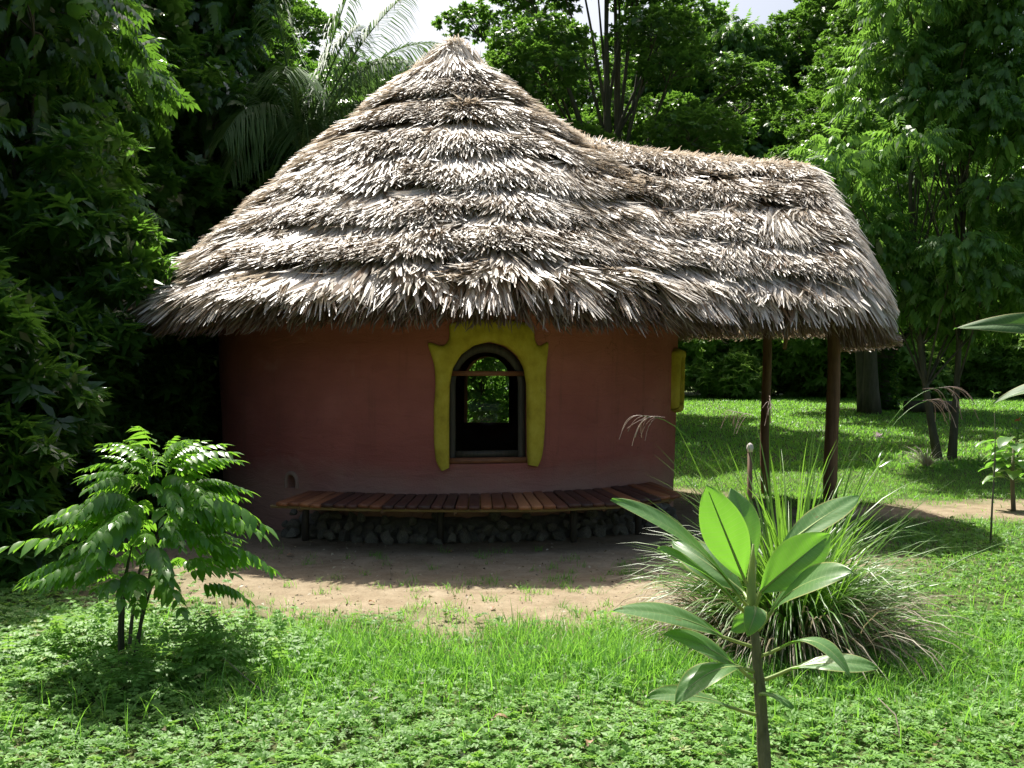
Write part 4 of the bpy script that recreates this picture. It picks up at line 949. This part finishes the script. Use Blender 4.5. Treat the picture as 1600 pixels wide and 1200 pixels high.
# seed stalks (pixel of top, height point)
for k, (bx, by, tx_, ty_, tz, ln) in enumerate(((-.15, 0, -.90, .1, 1.40, .20), (-.1, .1, -.13, .0, 1.50, .16), (.15, 0, .95, -.05, 1.58, .22), (.2, .1, 1.05, .3, 1.50, .20), (-.05, 0, -.28, .3, 1.42, .14), (.3, -.1, 2.1, -.2, .78, .25))):
    acc = Acc(); p0 = np.array([bx, by, 0]); p2 = np.array([tx_, ty_, tz]); p1 = np.array([bx*.6+tx_*.4, by*.6+ty_*.4, tz*1.02]); P = bez(p0, p1, p2, 14)
    tube(acc, P, np.linspace(.0045, .0015, 14), 5, .55, cap=False); st_ = acc.obj('stalk', M['blade'], clump, True)
    acc = Acc(); dr = norm(P[-1]-P[-2])
    for q in range(11):
        b_ = P[-1]-dr*random.uniform(0, .16); e_ = b_+dr*ln*random.uniform(.4, .9)+np.array([random.uniform(-.05, .05), random.uniform(-.05, .05), -ln*random.uniform(.2, 1.0)])
        tube(acc, bez(b_, b_+dr*ln*.5+np.array([0, 0, .02]), e_, 7), np.linspace(.0012, .0022, 7), 4, random.random(), cap=False)
    acc.obj('seed_head', M['seed'], clump)

# ------------------------------------------------------------------ plumeria in the foreground
PD = 2.5
plum = empty('plumeria_sapling', tuple(px(1195, 600, PD)*np.array([1, 1, 0])+np.array([0, 0, float(gz(.63, 2.5))]))); tag(plum, 'young plumeria with big paddle leaves on one thick stem in the right foreground', 'sapling')
pb = np.array(plum.location)
acc = Acc(); P = [np.array([pb[0]+.01, PD, pb[2]-.05])-pb]+[px(a, b, PD)-pb for a, b in ((1198, 1300), (1194, 1180), (1189, 1100), (1183, 1030), (1178, 980), (1174, 935), (1173, 900))]
P = resample(np.array(P), 26); rad = np.interp(np.linspace(0, 1, 26), [0, .5, .8, 1], [.0215, .018, .0135, .007]); tube(acc, P, rad*(1+.07*np.sin(np.arange(26)*2.1)), 12, wob=.06); acc.obj('stem', barkmat('plumeria_bark', (.09, .085, .045), (.30, .27, .16), 45), plum, True)
acc = Acc(); tube(acc, np.array([px(a, b, PD)-pb for a, b in ((1176, 965), (1174, 930), (1174, 900), (1176, 872), (1177, 850))]), [.0125, .012, .010, .006, .002], 9); acc.obj('shoot', M['rib'], plum, True)
def bigleaf(parent, p0, p1, p2, W, nrm_, arch=0.0, curl=.15, mat=None, nl=18, nw=6, fold=.12, wav=.004, name='leaf', seed=0, ribr=.0042, obov=1.25):
    """petiole p0->p1, blade p1->p2, width W, nrm_ = the way the upper side faces"""
    p0, p1, p2 = map(lambda v: np.asarray(v, float), (p0, p1, p2)); ax = p2-p1; Ln = np.linalg.norm(ax); ax /= Ln
    nrm_ = np.asarray(nrm_, float); nrm_ = nrm_-ax*(nrm_@ax); nrm_ /= np.linalg.norm(nrm_); sd_ = np.cross(ax, nrm_); r_ = np.random.default_rng(seed)
    t = np.linspace(0, 1, nl+1); c = p1+ax*(t*Ln)[:, None]+nrm_*(arch*4*t*(1-t)-curl*Ln*t**3*.6+curl*Ln*t*.6*0)[:, None]
    u = t**obov; wv = W*.5*np.sin(np.pi*np.clip(u, 0, 1))**.72*(1-.12*t); wv[0] = .004; wv[-1] = .001
    v = np.linspace(-1, 1, 2*nw+1); ph = r_.random()*6
    V = c[:, None]+sd_*(wv[:, None]*v)[..., None]+nrm_*(wv[:, None]*fold*np.abs(v)+wav*np.sin(t*19*np.pi*2)[:, None]*0+wav*np.sin(5*t[:, None]+ph+2*v)*np.abs(v)+.0012*np.cos((t[:, None]-.055*np.abs(v))*20*2*np.pi)*(np.abs(v) > .05)*(np.abs(v) < .95))[..., None]
    k = 2*nw+1; i = (np.arange(nl)[:, None]*k+np.arange(k-1)[None]).ravel(); q_ = np.stack([i, i+1, i+k+1, i+k], -1)
    lf = obj(name, V.reshape(-1, 3), q_, mat, parent, np.tile(v, nl+1), True)
    a = lf.data.attributes.new('along', 'FLOAT', 'POINT'); a.data.foreach_set('value', np.repeat(t, k).astype(np.float32))
    acc = Acc(); P = np.vstack([bez(p0, (p0+p1)/2-nrm_*.004, p1, 6)[:-1], c[:-1]-nrm_*.0015]); tube(acc, P, np.interp(np.arange(len(P)), [0, 5, len(P)-1], [ribr*1.25, ribr, ribr*.25]), 6, .6)
    acc.obj('midrib', M['rib'], lf, True)
    return lf
def pl(p0, p1, p2, W, nrm_, arch=0, curl=.1, d0=PD, d1=None, d2=None, **kw):
    d1 = d1 or d0; d2 = d2 or d1
    bigleaf(plum, px(*p0, d0)-pb, px(*p1, d1)-pb, px(*p2, d2)-pb, W, nrm_, arch, curl, M['plumeria'], **kw)
S_ = 0
LV = [  # stem, blade base, tip, width(m), normal, arch, curl, depth base, depth tip
 ((1176, 930), (1163, 905), (1104, 760), .118, (-.3, -.9, .35), .012, .03, 2.50, 2.42),
 ((1178, 925), (1180, 880), (1143, 762), .085, (.35, -.9, -.2), .012, .03, 2.56, 2.62),
 ((1172, 950), (1160, 938), (962, 774), .100, (.15, -.42, .9), .03, .05, 2.46, 2.30),
 ((1172, 962), (1154, 946), (1032, 852), .095, (.25, -.35, .9), .012, .05, 2.44, 2.26),
 ((1174, 945), (1162, 925), (1050, 842), .105, (-.1, -.75, .6), .01, .05, 2.56, 2.72),
 ((1178, 955), (1188, 925), (1297, 834), .115, (-.05, -.9, .42), .02, .02, 2.45, 2.36),
 ((1180, 940), (1215, 862), (1343, 771), .085, (.1, -.5, .85), .01, .04, 2.58, 2.80),
 ((1184, 985), (1205, 955), (1328, 889), .12, (.05, -.62, .78), .022, .05, 2.42, 2.24),
 ((1180, 985), (1178, 948), (1168, 992), .062, (0, -.92, .35), .03, .1, 2.47, 2.40),
 ((1182, 1012), (1128, 994), (957, 950), .09, (-.1, -.45, .9), .022, .06, 2.48, 2.40),
 ((1182, 1050), (1146, 1038), (1040, 988), .09, (.0, -.5, .85), .012, .06, 2.47, 2.40),
 ((1183, 1068), (1154, 1042), (1056, 1084), .088, (-.3, -.5, .8), .022, .22, 2.45, 2.34),
 ((1187, 1118), (1140, 1104), (1013, 1083), .072, (.05, -.35, .93), .014, .08, 2.48, 2.40),
 ((1186, 1026), (1219, 1012), (1330, 1042), .08, (.35, -.3, .9), .040, .22, 2.46, 2.36),
 ((1189, 1064), (1237, 1044), (1371, 1040), .075, (.05, -.42, .9), .012, .06, 2.48, 2.42),
 ((1187, 1085), (1190, 1083), (1240, 1104), .035, (.1, -.4, .9), .006, .1, 2.46, 2.42),
 ((1182, 975), (1196, 958), (1140, 985), .05, (.1, -.8, .5), .01, .1, 2.54, 2.60)]
for k, (a, b, c, W, nv, ar, cu, d1, d2) in enumerate(LV): pl(a, b, c, W, nv, ar, cu, PD, d1, d2, seed=k)

# ------------------------------------------------------------------ banana plant at the right edge
bpn = np.array([4.75, 8.3, float(gz(4.75, 8.3))]); ban = empty('banana_plant', tuple(bpn)); tag(ban, 'banana plant whose broad ribbed leaves reach in at the right edge', 'banana plant')
acc = Acc(); tube(acc, [(0, 0, -.05), (.01, 0, .6), (0, 0, 1.35), (-.02, 0, 1.6)], [.11, .09, .06, .04], 12, wob=.04); acc.obj('stem', M['bark_pale'], ban, True)
for k, (p1, p2, W, nv, ar, cu) in enumerate((((.1, 0, 2.04), (-1.0, .1, 2.12), .22, (0, -.82, .55), .06, .10), ((.15, .1, 1.55), (-.62, .3, 1.50), .24, (0, -.5, .87), .08, .2), ((.1, 0, 1.9), (1.1, .1, 1.7), .3, (0, -.3, 1), .1, .2), ((0, .1, 2.0), (.2, .9, 2.3), .3, (0, -.7, .7), .1, .2), ((0, -.1, 1.7), (.5, -.8, 1.6), .3, (0, .3, 1), .1, .3), ((0, 0, 1.9), (.1, .1, 2.9), .25, (0, -1, .2), .05, .1))):
    bigleaf(ban, (0, 0, 1.5), p1, p2, W, nv, ar, cu, M['banana'], nl=28, nw=7, fold=.22, wav=.02, seed=40+k, ribr=.010, obov=.95)

# ------------------------------------------------------------------ small plants and bits on the right
def tube_thing(name, label, cat, pts, rad, mat, n_=7, wob=.1):
    acc = Acc(); b = np.array(pts[0], float); tube(acc, np.array(pts, float)-b, rad, n_, wob=wob); o = acc.obj(name, mat, None, True); o.location = tuple(b); tag(o, label, cat); return o
sp = np.array([4.78, 9.95, float(gz(4.78, 9.95))]); sap = empty('thin_sapling', tuple(sp)); tag(sap, 'thin bare sapling standing alone on the lawn near the right edge', 'sapling')
acc = Acc(); tube(acc, [(0, 0, -.05), (.02, 0, .4), (.045, 0, .8), (.05, 0, 1.1), (.035, 0, 1.5)], [.011, .010, .008, .004, .002], 7, wob=.15); acc.obj('stem', M['bark_pale'], sap, True)
RM = meshdata('leaf', ROSB[0], ROSB[1], M['leaf_bright'], .6+ROSB[2])
for z_, s_, a in ((.62, .09, 0), (.66, .08, 2), (1.0, .10, 1), (1.35, .1, 3), (1.5, .1, 4.5)): share('leaf', RM, sap, (.03, 0, z_), (.2, 0, a), s_)
q_ = np.array([6.25, 12.6, float(gz(6.25, 12.6))]); pw = empty('broadleaf_plant', tuple(q_)); tag(pw, 'broad leaved green plant at the right edge beyond the sapling', 'plant')
acc = Acc(); tube(acc, [(.1, 0, -.05), (.08, 0, .4), (.1, 0, .8)], [.03, .025, .015], 8); acc.obj('stem', M['bark_pale'], pw, True)
for k in range(34):
    a = k*2.4; z_ = .4+.55*(k/34); rr = .1+.22*random.random(); o_ = np.array([.1+math.cos(a)*rr*.5, math.sin(a)*rr*.5, z_]); tp_ = o_+np.array([math.cos(a)*.3, math.sin(a)*.3, -.12+.1*random.random()])
    bigleaf(pw, (.1, 0, z_-.05), o_, tp_, .2, (math.cos(a)*.3, math.sin(a)*.3, 1), .02, .15, M['plumeria'], nl=8, nw=2, fold=.2, wav=.01, seed=k, ribr=.003, obov=.7)
FL = meshdata('flower', *[(lambda t: t)(v) for v in rosette(9, .25, .55, 77, .8)[:2]], M['flower_red'], None)
ft = empty('red_flower', (9.3, 18.3, float(gz(9.3, 18.3)))); tag(ft, 'small plant with one orange red flower near the right edge', 'flower')
acc = Acc(); tube(acc, [(0, 0, 0), (0, 0, .4), (.02, 0, .74)], .007, 5); acc.obj('stem', M['blade'], ft)
share('flower', FL, ft, (.02, 0, .74), (0, 0, 0), .14)
for a in range(6): share('leaf', RM, ft, (0, 0, .12+.09*a), (.3, 0, a*1.3), .16)
# variegated spider plant beside the twin trunks
q_ = np.array([7.2, 17.3, float(gz(7.2, 17.3))]); spp = empty('spider_plant', tuple(q_)); tag(spp, 'pale variegated spider plant at the foot of the twin trunked tree', 'plant')
for k in range(75):
    V, f_ = bladegeo(random.uniform(0, 6.28), .03, random.uniform(.3, .62), random.uniform(.014, .022), random.uniform(.5, 1.4), random.uniform(.6, 1.8), 6); obj('leaf', V, f_, M['dryblade'], spp, np.full(len(V), random.uniform(.6, 1)), True)
# log planter
q_ = np.array([13.0, 31.0, float(gz(13.0, 31.0))]); lg_ = empty('log_planter', tuple(q_)); tag(lg_, 'log planter with a small leafy plant on the far lawn', 'planter')
acc = Acc(); tube(acc, [(-.75, 0, .2), (0, .02, .22), (.8, 0, .2)], .2, 10, wob=.15); acc.obj('log', M['bark'], lg_, True)
acc = Acc(); n_ = 30; a = rng.random(n_)*6.28; scatter(acc, ROSB[0], ROSB[1], np.column_stack([rng.normal(0, .3, n_), 0*a, .42+.2*rng.random(n_)]), frames(np.column_stack([np.cos(a), np.sin(a), .6+0*a])), .3*rng.uniform(.7, 1.2, n_), rng.uniform(.2, .8, n_), tvar=ROSB[2]); acc.obj('foliage', M['leaf_mid'], lg_)
# flowering plant with pale bract
q_ = np.array([6.3, 17.2, float(gz(6.3, 17.2))]); fp = empty('flowering_plant', tuple(q_)); tag(fp, 'low dark leaved plant with a pale pink flower on the lawn', 'plant')
acc = Acc(); tube(acc, [(0, 0, 0), (0, 0, .3), (.05, 0, .55)], .008, 5); acc.obj('stem', M['blade'], fp)
FP = meshdata('flower', rosette(9, .25, .55, 78, .8)[0], rosette(9, .25, .55, 78, .8)[1], M['flower_pale'], None); share('flower', FP, fp, (.05, 0, .55), (0, 0, 0), .17)
for k in range(7):
    V, f_ = bladegeo(k*.9, .02, .5, .05, random.uniform(.5, 1.2), 1.0, 6); obj('leaf', V, f_, M['leaf_dark'], fp, np.full(len(V), .4), True)
# stake with pale top in the clump
st = px(1172, 760, 7.6)
o = tube_thing('wooden_stake', 'short wooden stake with pale rounded top behind the tall grass', 'stake', [(st[0], 7.6, float(gz(st[0], 7.6))-.05), (st[0]-.005, 7.6, .6), (st[0], 7.6, 1.08)], [.022, .02, .019], M['post'], 9)
acc = Acc(); tube(acc, [(0, 0, 0), (0, 0, .03), (0, 0, .055), (0, 0, .07)], [.02, .028, .022, .006], 9); cp = acc.obj('cap', flat('pale_cap', (.55, .5, .45)), o, True); cp.location = (0, 0, 1.08-o.location[2])
# sticks and fallen leaves
def gp(x_, y_):
    d = 1.6/((y_-600)/F); p = px(x_, y_, d); return np.array([p[0], d, float(gz(p[0], d))])
a, b = gp(1372, 1118), gp(1408, 1172)
tube_thing('fallen_stick', 'thin curved pale stick on the ground cover at right', 'stick', [a+[0, 0, .09], (a+b)/2+[.03, 0, .085], b+[0, 0, .05]], [.003, .004, .003], M['bark_pale'], 6)
a, b = gp(955, 1062), gp(1052, 1030)
tube_thing('dry_grass_stem', 'orange dry grass stem lying left of the grass clump', 'stem', [a+[0, 0, .06], (a+b)/2+[0, 0, .09], b+[0, 0, .05]], [.005, .005, .003], M['dryblade'], 5)
a, b = gp(350, 1075), gp(418, 1100)
tube_thing('dry_twig', 'dry twig lying in the weeds right of the shrub', 'twig', [b+[0, 0, .05], (a+b)/2+[0, 0, .10], a+[0, 0, .16]], [.004, .003, .002], M['bark_pale'], 5)
dl = veined('dry_leaf', (.30, .17, .09), (.36, .24, .14), (.4, .2, .08), .2, .6, 9)
for k, (x_, y_, lb) in enumerate(((778, 1143, 'pale curled dead leaf in the centre foreground'), (920, 1186, 'brown dead leaf near the bottom edge'), (583, 945, 'dark dead leaf on the sunlit sand'), (398, 958, 'small white bleached leaf on the sand at left'), (770, 955, 'small dark dead leaf on the sand right of centre'), (700, 862, 'dead leaf in the shade before the stones'), (452, 870, 'yellowish fallen leaf in the shade at left'))):
    p = gp(x_, y_); up = .05 if y_ > 1000 else .008
    o = empty('fallen_leaf', tuple(p+[0, 0, up]), k*1.1); tag(o, lb, 'leaf', 'fallen leaves')
    bigleaf(o, (-.03, 0, 0), (-.02, 0, .004), (.045, .01, .006), .04, (0, -.2, 1), .008, .2, dl, nl=6, nw=2, fold=.3, wav=.004, name='blade', seed=k, ribr=.0008)
